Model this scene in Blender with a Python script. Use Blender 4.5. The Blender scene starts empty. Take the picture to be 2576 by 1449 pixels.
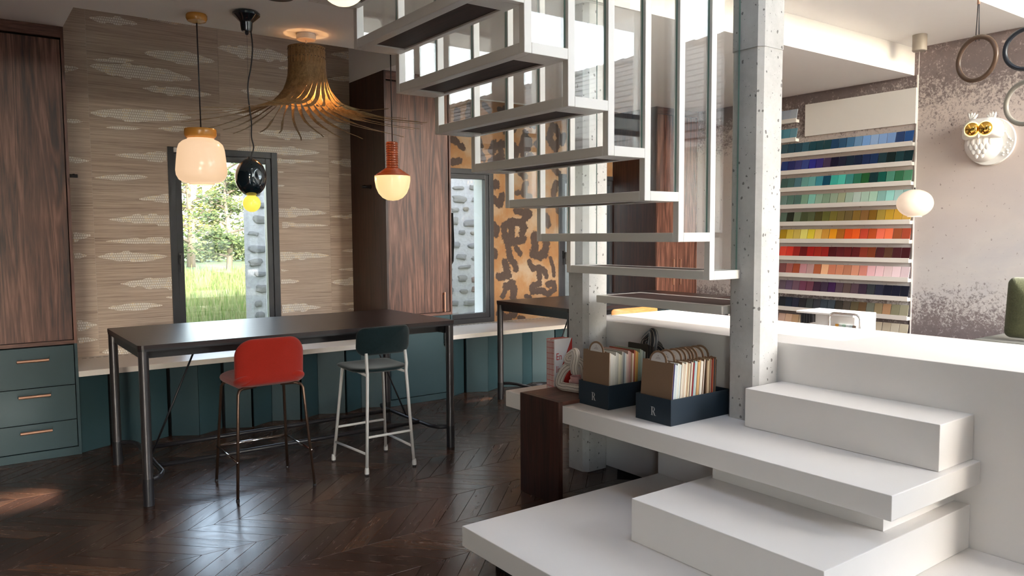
import bpy, bmesh, math, random
from mathutils import Vector, Matrix
random.seed(7)
SC = bpy.context.scene
COL = SC.collection
PI = math.pi

# ------------------------------------------------------------------ camera
FPX, CX, CY, EYE = 1935.1, 1288.0, 724.5, 1.55
def _axes():
    yw, pt, rl = math.radians(53.884), math.radians(-3.964), math.radians(-0.342)
    f = Vector((math.cos(yw)*math.cos(pt), math.sin(yw)*math.cos(pt), math.sin(pt)))
    r = Vector((math.sin(yw), -math.cos(yw), 0)); u = r.cross(f)
    return math.cos(rl)*r+math.sin(rl)*u, -math.sin(rl)*r+math.cos(rl)*u, f
AR, AU, AF = _axes()
CAMP = Vector((0, 0, EYE))
cam_d = bpy.data.cameras.new('camera'); cam = bpy.data.objects.new('camera', cam_d)
COL.objects.link(cam)
cam.matrix_world = Matrix(((AR.x, AU.x, -AF.x, 0), (AR.y, AU.y, -AF.y, 0), (AR.z, AU.z, -AF.z, EYE), (0, 0, 0, 1)))
cam_d.sensor_fit = 'HORIZONTAL'; cam_d.sensor_width = 36.0
cam_d.lens = FPX/2576*36.0; cam_d.clip_start = 0.05; cam_d.clip_end = 400
SC.camera = cam
def ray(x, y): return AF+AR*((x-CX)/FPX)-AU*((y-CY)/FPX)
def on_y(x, y, Y): d = ray(x, y); return CAMP+d*(Y/d.y)      # measured from the photograph on a known plane
def on_x(x, y, X): d = ray(x, y); return CAMP+d*(X/d.x)
def on_z(x, y, Z): d = ray(x, y); return CAMP+d*((Z-EYE)/d.z)
def proj(p):
    d = Vector(p)-CAMP; w = d.dot(AF)
    return (CX+FPX*d.dot(AR)/w, CY-FPX*d.dot(AU)/w, w) if w > .05 else None

# ------------------------------------------------------------------ world, sun, exposure
SUN_EL = math.atan(0.5)
wd = bpy.data.worlds.new('sky'); SC.world = wd; wd.use_nodes = True
wn = wd.node_tree; bg = wn.nodes['Background']
sky = wn.nodes.new('ShaderNodeTexSky'); sky.sky_type = 'NISHITA'; sky.sun_disc = False
sky.sun_elevation = SUN_EL; sky.sun_rotation = PI; sky.air_density = 1.3; sky.dust_density = 1.2
hs = wn.nodes.new('ShaderNodeHueSaturation'); hs.inputs['Saturation'].default_value = .62
wn.links.new(sky.outputs[0], hs.inputs['Color']); wn.links.new(hs.outputs[0], bg.inputs[0]); bg.inputs[1].default_value = 0.42
sd = bpy.data.lights.new('sun', 'SUN'); sd.energy = 3.6; sd.angle = math.radians(0.8); sd.color = (1, .93, .83)
so = bpy.data.objects.new('sun', sd); COL.objects.link(so); so.location = (3, -20, 12)
so.rotation_euler = Vector((0, math.cos(SUN_EL), -math.sin(SUN_EL))).to_track_quat('-Z', 'Y').to_euler()
def portal(name, loc, rot, sx, sy):
    l = bpy.data.lights.new(name, 'AREA'); l.shape = 'RECTANGLE'; l.size = sx; l.size_y = sy; l.cycles.is_portal = True
    o = bpy.data.objects.new(name, l); COL.objects.link(o); o.location = loc; o.rotation_euler = rot
vs = SC.view_settings
SC.display_settings.display_device = 'sRGB'
vs.view_transform = 'Standard'; vs.look = 'None'; vs.gamma = 1.0; vs.use_curve_mapping = False
EXPO = 2.85
vs.exposure = EXPO
cy = SC.cycles
cy.use_denoising = True
cy.use_adaptive_sampling = True; cy.adaptive_threshold = .035
cy.max_bounces = 9; cy.diffuse_bounces = 5; cy.glossy_bounces = 4; cy.transmission_bounces = 8; cy.transparent_max_bounces = 40
cy.sample_clamp_indirect = 6.0; cy.caustics_reflective = False; cy.caustics_refractive = False; cy.blur_glossy = 0.5

# ------------------------------------------------------------------ node / material helpers
def hexc(h, k=1.0):
    h = h.lstrip('#'); v = [int(h[i:i+2], 16)/255 for i in (0, 2, 4)]
    v = [(c/12.92 if c <= .04045 else ((c+.055)/1.055)**2.4)*k for c in v]
    return (*[min(c, .95) for c in v], 1)
class M:
    def __init__(s, name):
        s.m = bpy.data.materials.new(name); s.m.use_nodes = True
        s.t = s.m.node_tree; s.b = s.t.nodes['Principled BSDF']; s.out = s.t.nodes['Material Output']
    def n(s, typ, **kw):
        nd = s.t.nodes.new('ShaderNode'+typ)
        for k, v in kw.items():
            if k.startswith('i_'):
                key = k[2:]; key = int(key) if key.isdigit() else key
                s.set(nd, key, v)
            else: setattr(nd, k, v)
        return nd
    def set(s, nd, key, v):
        sock = nd.inputs[key]
        if isinstance(v, bpy.types.NodeSocket): s.t.links.new(v, sock)
        else: sock.default_value = v
    def l(s, a, b): s.t.links.new(a, b)
    def P(s, **kw):
        for k, v in kw.items(): s.set(s.b, k.replace('_', ' '), v)
    def math(s, op, a, b=0.0, c=None):
        nd = s.n('Math', operation=op); s.set(nd, 0, a); s.set(nd, 1, b)
        if c is not None: s.set(nd, 2, c)
        return nd.outputs[0]
    def ramp(s, fac, stops, interp='LINEAR'):
        nd = s.n('ValToRGB'); s.set(nd, 0, fac); cr = nd.color_ramp; cr.interpolation = interp
        while len(cr.elements) < len(stops): cr.elements.new(.5)
        for e, (p, c) in zip(cr.elements, stops): e.position = p; e.color = c if len(c) == 4 else (*c, 1)
        return nd.outputs[0]
    def mix(s, fac, a, b, blend='MIX'):
        nd = s.n('Mix', data_type='RGBA', blend_type=blend); s.set(nd, 0, fac); s.set(nd, 6, a); s.set(nd, 7, b)
        return nd.outputs[2]
    def coord(s, which='Object', scale=(1, 1, 1), rot=(0, 0, 0), offs=None):
        if which == 'World': src = s.n('NewGeometry').outputs['Position']
        else: src = s.n('TexCoord').outputs[which]
        mp = s.n('Mapping'); s.l(src, mp.inputs[0]); mp.inputs['Scale'].default_value = scale; mp.inputs['Rotation'].default_value = rot
        if offs is not None: s.set(mp, 'Location', offs)
        return mp.outputs[0]
    def noise(s, vec, scale=5, detail=4, rough=.55, dist=0):
        nd = s.n('TexNoise'); s.l(vec, nd.inputs['Vector']); nd.inputs['Scale'].default_value = scale
        nd.inputs['Detail'].default_value = detail; nd.inputs['Roughness'].default_value = rough; nd.inputs['Distortion'].default_value = dist
        return nd.outputs['Fac']
    def bump(s, h, strength=.3, dist=.01):
        nd = s.n('Bump'); s.l(h, nd.inputs['Height']); nd.inputs['Strength'].default_value = strength; nd.inputs['Distance'].default_value = dist
        s.l(nd.outputs[0], s.b.inputs['Normal'])
MATS = {}
def paint(name, col, rough=.5, spec=.5, metal=0.0, var=.04, bump=0.0, coat=0.0):
    if name in MATS: return MATS[name]
    k = M(name); c = hexc(col) if isinstance(col, str) else (*col, 1)
    v = k.noise(k.coord('Object', (1, 1, 1)), 9, 3)
    k.P(Base_Color=k.mix(v, tuple(x*(1-var) for x in c[:3])+(1,), tuple(min(.97, x*(1+var)) for x in c[:3])+(1,)),
        Roughness=rough, Metallic=metal)
    k.b.inputs['Specular IOR Level'].default_value = spec
    if coat: k.b.inputs['Coat Weight'].default_value = coat; k.b.inputs['Coat Roughness'].default_value = .08
    if bump: k.bump(k.noise(k.coord('Object'), 220, 2), bump, .002)
    MATS[name] = k.m; return k.m
def wood(name, cols, stretch=(1, 1, 1), rough=.4, scale=1.0, bump=.08, coord='Object', rings=.35):
    if name in MATS: return MATS[name]
    k = M(name); oi = k.n('ObjectInfo').outputs['Random']
    off = k.n('CombineXYZ', i_0=k.math('MULTIPLY', oi, 37.0), i_1=k.math('MULTIPLY', oi, 19.0), i_2=k.math('MULTIPLY', oi, 11.0)).outputs[0]
    vec = k.coord(coord, tuple(a*scale for a in stretch), offs=off)
    a = k.noise(vec, 3.2, 6, .62, .35); b = k.noise(vec, 16, 3, .6); c = k.noise(vec, 1.0, 2, .5, 1.2)
    g = k.math('ADD', k.math('MULTIPLY', a, .62), k.math('MULTIPLY', b, .38))
    w = k.math('SINE', k.math('MULTIPLY', c, 46.0))
    g = k.math('ADD', g, k.math('MULTIPLY', w, rings*.11))
    k.P(Base_Color=k.ramp(g, [(.32, hexc(cols[0])), (.5, hexc(cols[1])), (.68, hexc(cols[2]))]), Roughness=rough)
    k.bump(g, bump, .004); MATS[name] = k.m; return k.m

# ------------------------------------------------------------------ geometry helpers
WL = {}
def link(name, me, mat, parent=None, loc=None):
    o = bpy.data.objects.new(name, me); COL.objects.link(o)
    if mat is not None and not me.materials: me.materials.append(mat)
    w = Vector(loc) if loc is not None else Vector((0, 0, 0))
    WL[o.name] = w
    o.location = w-(WL[parent.name] if parent else Vector((0, 0, 0)))
    if parent: o.parent = parent
    return o
def finish(name, verts, faces, mat, parent=None, smooth=False, mats=None, fmat=None, attrs=None, org=None):
    vs_ = [Vector(v) for v in verts]
    lo = [min(v[i] for v in vs_) for i in range(3)]; hi = [max(v[i] for v in vs_) for i in range(3)]
    c = Vector(org) if org is not None else Vector(((lo[0]+hi[0])/2, (lo[1]+hi[1])/2, lo[2]))
    me = bpy.data.meshes.new(name); me.from_pydata([v-c for v in vs_], [], faces)
    if mats:
        for m in mats: me.materials.append(m)
        if fmat:
            me.polygons.foreach_set('material_index', fmat)
    if attrs:
        for an, vals in attrs.items():
            at = me.attributes.new(an, 'FLOAT', 'POINT'); at.data.foreach_set('value', vals)
    me.validate(); me.update()
    if smooth:
        me.polygons.foreach_set('use_smooth', [True]*len(me.polygons))
    return link(name, me, mat, parent, c)
class G:
    """collects faces in world space; out() links them as one mesh object"""
    def __init__(s): s.v = []; s.f = []; s.m = []
    def add(s, v, f, mi=0):
        k = len(s.v); s.v += [Vector(p) for p in v]; s.f += [[i+k for i in q] for q in f]; s.m += [mi]*len(f); return s
    def box(s, x0, x1, y0, y1, z0, z1, mi=0, bev=0.0):
        x0, x1 = min(x0, x1), max(x0, x1); y0, y1 = min(y0, y1), max(y0, y1); z0, z1 = min(z0, z1), max(z0, z1)
        if bev <= 0:
            v = [(x, y, z) for z in (z0, z1) for y in (y0, y1) for x in (x0, x1)]
            f = [(0, 2, 3, 1), (4, 5, 7, 6), (0, 1, 5, 4), (2, 6, 7, 3), (0, 4, 6, 2), (1, 3, 7, 5)]
            return s.add(v, f, mi)
        bm = bmesh.new(); bmesh.ops.create_cube(bm, size=1)
        for w in bm.verts: w.co = Vector(((x0+x1)/2+w.co.x*(x1-x0), (y0+y1)/2+w.co.y*(y1-y0), (z0+z1)/2+w.co.z*(z1-z0)))
        bmesh.ops.bevel(bm, geom=bm.edges[:], offset=bev, segments=2, affect='EDGES', profile=.6)
        bm.verts.index_update()
        s.add([w.co.copy() for w in bm.verts], [[w.index for w in q.verts] for q in bm.faces], mi); bm.free(); return s
    def prism(s, poly, z0, z1, mi=0, axis='z'):
        n = len(poly)
        def mk(a, b, h): return {'z': (a, b, h), 'y': (a, h, b), 'x': (h, a, b)}[axis]
        v = [mk(a, b, z0) for a, b in poly]+[mk(a, b, z1) for a, b in poly]
        f = [list(range(n))[::-1], list(range(n, 2*n))]+[(i, (i+1) % n, n+(i+1) % n, n+i) for i in range(n)]
        if axis == 'y': f = [list(q)[::-1] for q in f]
        return s.add(v, f, mi)
    def lathe(s, prof, cx, cy, n=28, mi=0, cap=True):
        v = []; f = []; k = len(prof)
        for r, z in prof:
            for j in range(n): a = 2*PI*j/n; v.append((cx+r*math.cos(a), cy+r*math.sin(a), z))
        for i in range(k-1):
            for j in range(n): f.append((i*n+j, i*n+(j+1) % n, (i+1)*n+(j+1) % n, (i+1)*n+j))
        if cap:
            if prof[0][0] > 1e-4: f.append(list(range(n))[::-1])
            if prof[-1][0] > 1e-4: f.append([(k-1)*n+j for j in range(n)])
        if prof[0][1] > prof[-1][1]: f = [list(q)[::-1] for q in f]
        return s.add(v, f, mi)
    def tube(s, path, r, n=10, mi=0, closed=False):
        P = [Vector(p) for p in path]; R = r if isinstance(r, (list, tuple)) else [r]*len(P)
        k = len(P); v = []; f = []; prev = None
        for i, p in enumerate(P):
            a = P[i-1] if (i > 0 or closed) else P[i]; b = P[(i+1) % k] if (i < k-1 or closed) else P[i]
            t = (b-a).normalized()
            if prev is None: prev = t.orthogonal().normalized()
            u = (prev-t*prev.dot(t)).normalized(); w = t.cross(u); prev = u
            for j in range(n): an = 2*PI*j/n; v.append(p+u*(R[i]*math.cos(an))+w*(R[i]*math.sin(an)))
        for i in range(k if closed else k-1):
            q = (i+1) % k
            for j in range(n): f.append((i*n+j, i*n+(j+1) % n, q*n+(j+1) % n, q*n+j))
        if not closed: f += [list(range(n))[::-1], [(k-1)*n+j for j in range(n)]]
        return s.add(v, f, mi)
    def sphere(s, c, r, nu=20, nv=12, sx=1, sy=1, sz=1, mi=0):
        v = [(c[0], c[1], c[2]-r*sz)]; f = []
        for i in range(1, nv):
            t = -PI/2+PI*i/nv
            for j in range(nu): a = 2*PI*j/nu; v.append((c[0]+r*sx*math.cos(t)*math.cos(a), c[1]+r*sy*math.cos(t)*math.sin(a), c[2]+r*sz*math.sin(t)))
        v.append((c[0], c[1], c[2]+r*sz)); L = len(v)-1
        for j in range(nu):
            f.append((0, 1+(j+1) % nu, 1+j)); f.append((L, 1+(nv-2)*nu+j, 1+(nv-2)*nu+(j+1) % nu))
            for i in range(nv-2): a = 1+i*nu; f.append((a+j, a+(j+1) % nu, a+nu+(j+1) % nu, a+nu+j))
        return s.add(v, f, mi)
    def pad(s, w, h, t, fn, rad=.3, er=.25, n=36, mi=0, rads=None):
        """soft rounded slab: outline w x h with round corners, thickness t; fn maps (u,v,n) to world"""
        pts = []; rr = rads or [rad]*4
        cs = [(w/2, h/2), (-w/2, h/2), (-w/2, -h/2), (w/2, -h/2)]; q = n//4
        for c_, (x, y) in enumerate(cs):
            r = rr[c_]; ox = x-math.copysign(r, x); oy = y-math.copysign(r, y)
            for j in range(q+1): a = PI/2*c_+PI/2*j/q; pts.append((ox+r*math.cos(a), oy+r*math.sin(a)))
        m = len(pts); v = []; f = []
        sc = [0.12, .3, .5, .68, .82, .9, .95, .985, 1.0]
        def th(k): return t/2*math.sqrt(max(0, 1-max(0, (k-(1-er))/er)**2))
        rings = [(k, th(k)) for k in sc]+[(k, -th(k)) for k in sc[-2::-1]]
        for k, z in rings:
            for x, y in pts: v.append(fn(x*k, y*k, z))
        for i in range(len(rings)-1):
            for j in range(m): f.append((i*m+j, i*m+(j+1) % m, (i+1)*m+(j+1) % m, (i+1)*m+j))
        f.append(list(range(m))[::-1]); f.append([(len(rings)-1)*m+j for j in range(m)])
        return s.add(v, f, mi)
    def out(s, name, mat, parent=None, smooth=False, org=None):
        if isinstance(mat, (list, tuple)): o = finish(name, s.v, s.f, None, parent, smooth, mats=mat, fmat=s.m, org=org)
        else: o = finish(name, s.v, s.f, mat, parent, smooth, org=org)
        if smooth == 'auto' or smooth is True:
            o.data.polygons.foreach_set('use_smooth', [True]*len(o.data.polygons))
            if smooth == 'auto':
                try: o.data.set_sharp_from_angle(angle=math.radians(35))
                except Exception: pass
        return o
def tag(o, label, cat, group=None):
    o['label'] = label; o['category'] = cat
    if group: o['group'] = group
    return o
def thing(name, label, cat, loc, group=None):
    o = bpy.data.objects.new(name, None); COL.objects.link(o); o.empty_display_size = .05
    o.location = loc; WL[o.name] = Vector(loc); return tag(o, label, cat, group)
def struct(o): o['kind'] = 'structure'; return o
def stuff(o): o['kind'] = 'stuff'; return o
def rects_minus(x0, x1, z0, z1, holes):
    xs = sorted({x0, x1, *[min(max(h[i], x0), x1) for h in holes for i in (0, 1)]}); zs = sorted({z0, z1, *[min(max(h[i], z0), z1) for h in holes for i in (2, 3)]})
    out = []
    for a, b in zip(xs, xs[1:]):
        run = None
        for c, d in zip(zs, zs[1:]):
            mx, mz = (a+b)/2, (c+d)/2
            if any(h[0] < mx < h[1] and h[2] < mz < h[3] for h in holes):
                if run: out.append((a, b, *run)); run = None
            else: run = (run[0], d) if run else (c, d)
        if run: out.append((a, b, *run))
    return out
ORD = ['first', 'second', 'third', 'fourth', 'fifth', 'sixth', 'seventh', 'eighth', 'ninth', 'tenth', 'eleventh', 'twelfth', 'thirteenth', 'fourteenth', 'fifteenth', 'sixteenth', 'seventeenth', 'eighteenth', 'nineteenth', 'twentieth', 'twenty-first', 'twenty-second', 'twenty-third', 'twenty-fourth', 'twenty-fifth', 'twenty-sixth', 'twenty-seventh', 'twenty-eighth', 'twenty-ninth', 'thirtieth']
# ------------------------------------------------------------------ materials
WHITE = paint('white_solid_surface', (.82, .785, .755), .42, .4, var=.012)
STEEL = paint('cream_lacquered_steel', (.74, .71, .67), .35, .45, var=.01)
CEIL = paint('ceiling_paint', (.88, .865, .85), .9, .2, var=.01)
WALLP = paint('wall_paint', (.74, .73, .71), .9, .2, var=.015)
TEAL = paint('teal_lacquer', '2d454c', .42, .4, var=.02)
BLACK = paint('black_metal', (.018, .018, .022), .38, .5)
GUN = paint('gunmetal', (.10, .095, .10), .32, .5, metal=.75)
ANTH = paint('anthracite_frame', (.022, .024, .031), .42, .45)
NAVYBOX = paint('navy_board', (.012, .022, .034), .5, .35)
KRAFT = paint('kraft_board', (.235, .145, .09), .85, .2, var=.05)
COPPER = paint('copper_rod', (.42, .24, .17), .35, .5, metal=.5)
BRONZE = paint('bronze_tube', (.14, .085, .06), .3, .5, metal=.8)
CHROME = paint('chrome', (.8, .8, .8), .12, .5, metal=1.0)
MUSTARD = paint('mustard_enamel', (.66, .30, .055), .25, .5, coat=.4)
NAVYGL = paint('navy_glass', (.004, .016, .026), .06, .7, coat=1.0)
ORANGE = paint('terracotta_glaze', (.42, .085, .025), .28, .5, coat=.3)
DARKGAP = paint('dark_gap', (.008, .008, .009), .8, .2)
WALNUT = wood('walnut_veneer', ('2a1613', '5b392f', '80594b'), (7, 7, .42), .42, 1.0, .05, rings=.75)
WALNUTH = wood('walnut_veneer_across', ('331c17', '5d3b31', '7d584b'), (1.1, 14, 14), .42, 1.0, .05)
WALNUT2 = wood('walnut_panel_dark', ('1f100d', '3c231c', '502f26'), (8, 8, .45), .4, 1.0, .05)
TABTOP = wood('dark_table_veneer', ('1d1414', '2c2020', '392a29'), (1.0, 15, 15), .33, 1.0, .04)
TREADW = wood('tread_veneer', ('200f0d', '351c18', '472922'), (9, .6, 9), .62, 1.0, .05)
SLATW = wood('lamp_veneer', ('6b5034', '8f6f48', 'a5845a'), (6, 6, 6), .45, 1.0, .03)
OAK = wood('bent_plywood', ('a36f3c', 'c08a50', 'd09c62'), (2, 2, 20), .4, 1.0, .03)

def fabric(name, col, sc=260, b=.5, var=.25):
    k = M(name); c = hexc(col); v = k.noise(k.coord('Object'), sc, 3, .7); w = k.noise(k.coord('Object'), 6, 3)
    k.P(Base_Color=k.mix(k.math('ADD', k.math('MULTIPLY', v, .7), k.math('MULTIPLY', w, .3)), tuple(x*(1-var*1.6) for x in c[:3])+(1,), tuple(x*(1+var) for x in c[:3])+(1,)), Roughness=.95)
    k.b.inputs['Specular IOR Level'].default_value = .15; k.b.inputs['Sheen Weight'].default_value = .25
    k.bump(v, b, .003); return k.m
REDF = fabric('red_wool', 'a5281c'); GRNF = fabric('dark_green_velvet', '16262a', 60, .15, .35); OLIVE = fabric('olive_boucle', '565a40', 90, 1.0, .5)
BLACKF = fabric('black_cotton', '0c0c0e')

def m_floor(name, island=False):
    k = M(name)
    rnd = k.n('NewGeometry').outputs['Random Per Island'] if island else k.n('ObjectInfo').outputs['Random']
    off = k.n('CombineXYZ', i_0=k.math('MULTIPLY', rnd, 53.0), i_1=k.math('MULTIPLY', rnd, 31.0), i_2=0.0).outputs[0]
    vec = k.coord('Object', (1.6, 13, 1), offs=off)
    a = k.noise(vec, 1.5, 3, .5, .9); f = k.noise(vec, 9, 4, .65); big = k.noise(k.coord('Object', (.9, 5, 1), offs=off), 1.0, 2, .5, .6)
    rings = k.math('SINE', k.math('MULTIPLY', big, 85.0))
    g = k.math('ADD', k.math('ADD', k.math('MULTIPLY', a, .45), k.math('MULTIPLY', f, .4)), k.math('MULTIPLY', rings, .085))
    tone = k.ramp(rnd, [(0, (.028, .0135, .0105)), (.45, (.058, .026, .0175)), (.8, (.09, .041, .026)), (1, (.17, .083, .045))])
    c = k.mix(g, k.mix(.55, tone, (.008, .004, .004, 1)), k.mix(.35, tone, (.16, .078, .05, 1)))
    k.P(Base_Color=c, Roughness=k.math('ADD', k.math('MULTIPLY', g, .22), .15))
    k.b.inputs['Specular IOR Level'].default_value = .55
    k.bump(k.math('ADD', k.math('MULTIPLY', f, .6), k.math('MULTIPLY', rings, .035)), .2, .0003); return k.m
FLOORM = m_floor('dark_oak_chevron'); FLOORS = m_floor('dark_oak_chevron_far', True)

def m_concrete():
    k = M('cast_concrete'); v = k.coord('World')
    n1 = k.noise(v, 3, 6, .6); n2 = k.noise(v, 30, 4, .6); n3 = k.noise(k.coord('World', (1, 1, .35)), 5, 4, .6)
    vo = k.n('TexVoronoi', feature='F1', i_Scale=26.0); k.l(k.coord('World', (1, 1, .8)), vo.inputs['Vector'])
    vo.inputs['Randomness'].default_value = 1.0
    sz = k.noise(v, 40, 2)
    pore = k.math('LESS_THAN', vo.outputs['Distance'], k.math('MULTIPLY', k.math('SUBTRACT', sz, .31), .66))
    vo2 = k.n('TexVoronoi', feature='F1', i_Scale=75.0); k.l(v, vo2.inputs['Vector'])
    pore2 = k.math('LESS_THAN', vo2.outputs['Distance'], k.math('MULTIPLY', k.math('SUBTRACT', sz, .42), .7))
    p = k.math('MAXIMUM', pore, pore2)
    base = k.ramp(k.math('ADD', k.math('MULTIPLY', n1, .5), k.math('ADD', k.math('MULTIPLY', n2, .2), k.math('MULTIPLY', n3, .3))), [(.3, (.36, .352, .342)), (.5, (.47, .462, .45)), (.7, (.57, .562, .55))])
    k.P(Base_Color=k.mix(k.math('MULTIPLY', p, .8), base, (.10, .09, .085, 1)), Roughness=.85)
    k.bump(k.math('SUBTRACT', k.math('MULTIPLY', n2, .3), p), .5, .004); return k.m
CONC = m_concrete()

def m_plaster():
    k = M('aged_plaster_print'); v = k.coord('World')
    z = k.n('SeparateXYZ'); k.l(k.n('NewGeometry').outputs['Position'], z.inputs[0]); z = z.outputs['Z']
    big = k.noise(k.coord('World', (1, .6, 1.3)), 1.3, 5, .6, .4); mid = k.noise(v, 7, 8, .72); fine = k.noise(v, 48, 8, .85); sp = k.noise(v, 16, 6, .7, .3)
    top = k.n('MapRange', i_1=2.15, i_2=3.0); k.l(z, top.inputs[0])
    bot = k.n('MapRange', i_1=1.3, i_2=.65); k.l(z, bot.inputs[0])
    band = k.math('MAXIMUM', top.outputs[0], k.math('MULTIPLY', bot.outputs[0], .95))
    warm = k.n('MapRange', i_1=1.3, i_2=2.2); k.l(z, warm.inputs[0])
    base = k.mix(k.math('MULTIPLY', warm.outputs[0], .8), k.ramp(big, [(.35, (.56, .53, .55)), (.5, (.60, .575, .58)), (.65, (.52, .51, .55))]), (.60, .50, .45, 1))
    base = k.mix(k.math('MULTIPLY', mid, .25), base, (.42, .36, .36, 1))
    th = k.math('ADD', k.math('ADD', k.math('MULTIPLY', sp, .3), k.math('MULTIPLY', fine, .62)), k.math('ADD', k.math('MULTIPLY', band, .26), k.math('MULTIPLY', big, .2)))
    worn = k.ramp(th, [(.69, (0, 0, 0)), (.76, (1, 1, 1))])
    dk = k.mix(mid, (.07, .05, .058, 1), (.2, .15, .15, 1))
    col = k.mix(k.math('MULTIPLY', worn, .85), base, dk)
    dots = k.ramp(k.noise(v, 24, 5, .6), [(.655, (0, 0, 0)), (.69, (1, 1, 1))])
    col = k.mix(k.math('MULTIPLY', dots, .6), col, (.14, .09, .09, 1))
    k.P(Base_Color=col, Roughness=.9); k.bump(th, .15, .003); return k.m
PLASTER = m_plaster()

def m_grasscloth():
    k = M('grasscloth_wallpaper'); oi = k.n('ObjectInfo').outputs['Random']
    off = k.n('CombineXYZ', i_0=k.math('MULTIPLY', oi, 17.0), i_1=0.0, i_2=k.math('MULTIPLY', oi, 9.0)).outputs[0]
    a = k.noise(k.coord('Object', (1.2, 1, 75), offs=off), 1.3, 5, .7); b = k.noise(k.coord('Object', (2.2, 1, 210), offs=off), 1.2, 3, .7); c = k.noise(k.coord('Object', (.5, 1, 9), offs=off), 1.5, 2)
    g = k.math('ADD', k.math('ADD', k.math('MULTIPLY', a, .5), k.math('MULTIPLY', b, .4)), k.math('ADD', k.math('MULTIPLY', c, .2), k.math('MULTIPLY', oi, .03)))
    k.P(Base_Color=k.ramp(g, [(.4, (.21, .15, .115)), (.52, (.46, .36, .29)), (.66, (.64, .53, .44))]), Roughness=.75)
    k.bump(g, .35, .003); return k.m
GRASSC = m_grasscloth()
def m_crochet():
    k = M('crochet_thread'); v = k.coord('World', (1, 0, 1))
    sep = k.n('SeparateXYZ'); k.l(v, sep.inputs[0])
    cmb = k.n('CombineXYZ', i_0=sep.outputs['X'], i_1=sep.outputs['Z'], i_2=0.0).outputs[0]
    wob = k.noise(v, 30, 2)
    br = k.n('TexBrick', offset=.5, i_Scale=1.0); k.l(cmb, br.inputs['Vector'])
    br.inputs['Brick Width'].default_value = .017; br.inputs['Row Height'].default_value = .021; br.inputs['Mortar Size'].default_value = .0016; br.inputs['Mortar Smooth'].default_value = .4
    br.inputs['Color1'].default_value = (1, 1, 1, 1); br.inputs['Color2'].default_value = (.92, .92, .92, 1); br.inputs['Mortar'].default_value = (0, 0, 0, 1)
    holes = br.outputs['Fac']
    gold = k.ramp(k.noise(v, 12, 4, .6), [(.5, (0, 0, 0)), (.62, (1, 1, 1))])
    inner = k.mix(gold, (.40, .31, .24, 1), (.80, .58, .26, 1))
    k.P(Base_Color=k.mix(holes, k.mix(wob, (.80, .75, .68, 1), (.93, .89, .84, 1)), inner), Roughness=.6)
    k.bump(k.math('SUBTRACT', 1.0, holes), .8, .004); return k.m
CROCHET = m_crochet()
def m_leopard():
    k = M('leopard_print_wallpaper'); v = k.coord('World'); at = k.n('Attribute', attribute_name='spot').outputs['Fac']
    fur = k.noise(k.coord('World', (1, 1, .4), rot=(0, .5, 0)), 90, 4, .75); patch = k.noise(v, 3.2, 3, .55); wob = k.noise(v, 26, 4, .65)
    s = k.ramp(k.math('ADD', at, k.math('MULTIPLY', k.math('SUBTRACT', wob, .5), .8)), [(.46, (0, 0, 0)), (.56, (1, 1, 1))])
    base = k.ramp(k.math('ADD', k.math('MULTIPLY', patch, .8), k.math('MULTIPLY', fur, .25)), [(.42, (.27, .125, .045)), (.53, (.30, .165, .075)), (.64, (.36, .27, .19)), (.75, (.40, .33, .27))])
    base = k.mix(k.math('MULTIPLY', fur, .5), base, (.20, .11, .055, 1))
    k.P(Base_Color=k.mix(s, base, k.mix(fur, (.032, .019, .016, 1), (.065, .042, .034, 1))), Roughness=.8)
    k.bump(fur, .12, .002); return k.m
LEO = m_leopard()

def m_glass(name, tint=(.955, .968, .962), f0=.045):
    k = M(name); lw = k.n('LayerWeight', i_0=.5)
    fr = k.math('ADD', k.math('MULTIPLY', k.math('POWER', lw.outputs['Facing'], 5.0), 1-f0), f0)
    tr = k.n('BsdfTransparent', i_0=(*tint, 1)); gl = k.n('BsdfGlossy', i_0=(1, 1, 1, 1)); gl.inputs['Roughness'].default_value = 0.0
    mx = k.n('MixShader'); k.l(fr, mx.inputs[0]); k.l(tr.outputs[0], mx.inputs[1]); k.l(gl.outputs[0], mx.inputs[2]); k.l(mx.outputs[0], k.out.inputs[0]); return k.m
NPANE = m_glass('strong_dimming_glass', (.70, .715, .72), .04)  # grey tint added so the outdoors behind the north panes is dimmer
SPANE = m_glass('slight_dimming_glass', (.925, .93, .932), .04)  # faint tint added to hold down daylight on the right side
GLASS = m_glass('clear_glass'); PANE = m_glass('window_glass', (.98, .985, .985))
GEDGE = paint('glass_edge', (.20, .34, .30), .15, .5)
def glow(name, col, strength, base=(.8, .75, .7), rough=.15):
    k = M(name); k.P(Base_Color=(*base, 1), Roughness=rough, Emission_Color=(*col, 1), Emission_Strength=strength/2**EXPO)
    return k.m

# ------------------------------------------------------------------ room shell
XW, XE, YS, YN = -2.2, 7.3, -1.8, 6.92
ZC, ZM, ZH = 3.0, 3.25, 4.7
W1, W2, W3 = (1.50, 2.425, .60, 2.30), (3.875, 4.80, .60, 2.25), (5.72, 6.645, .60, 2.25)
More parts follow.
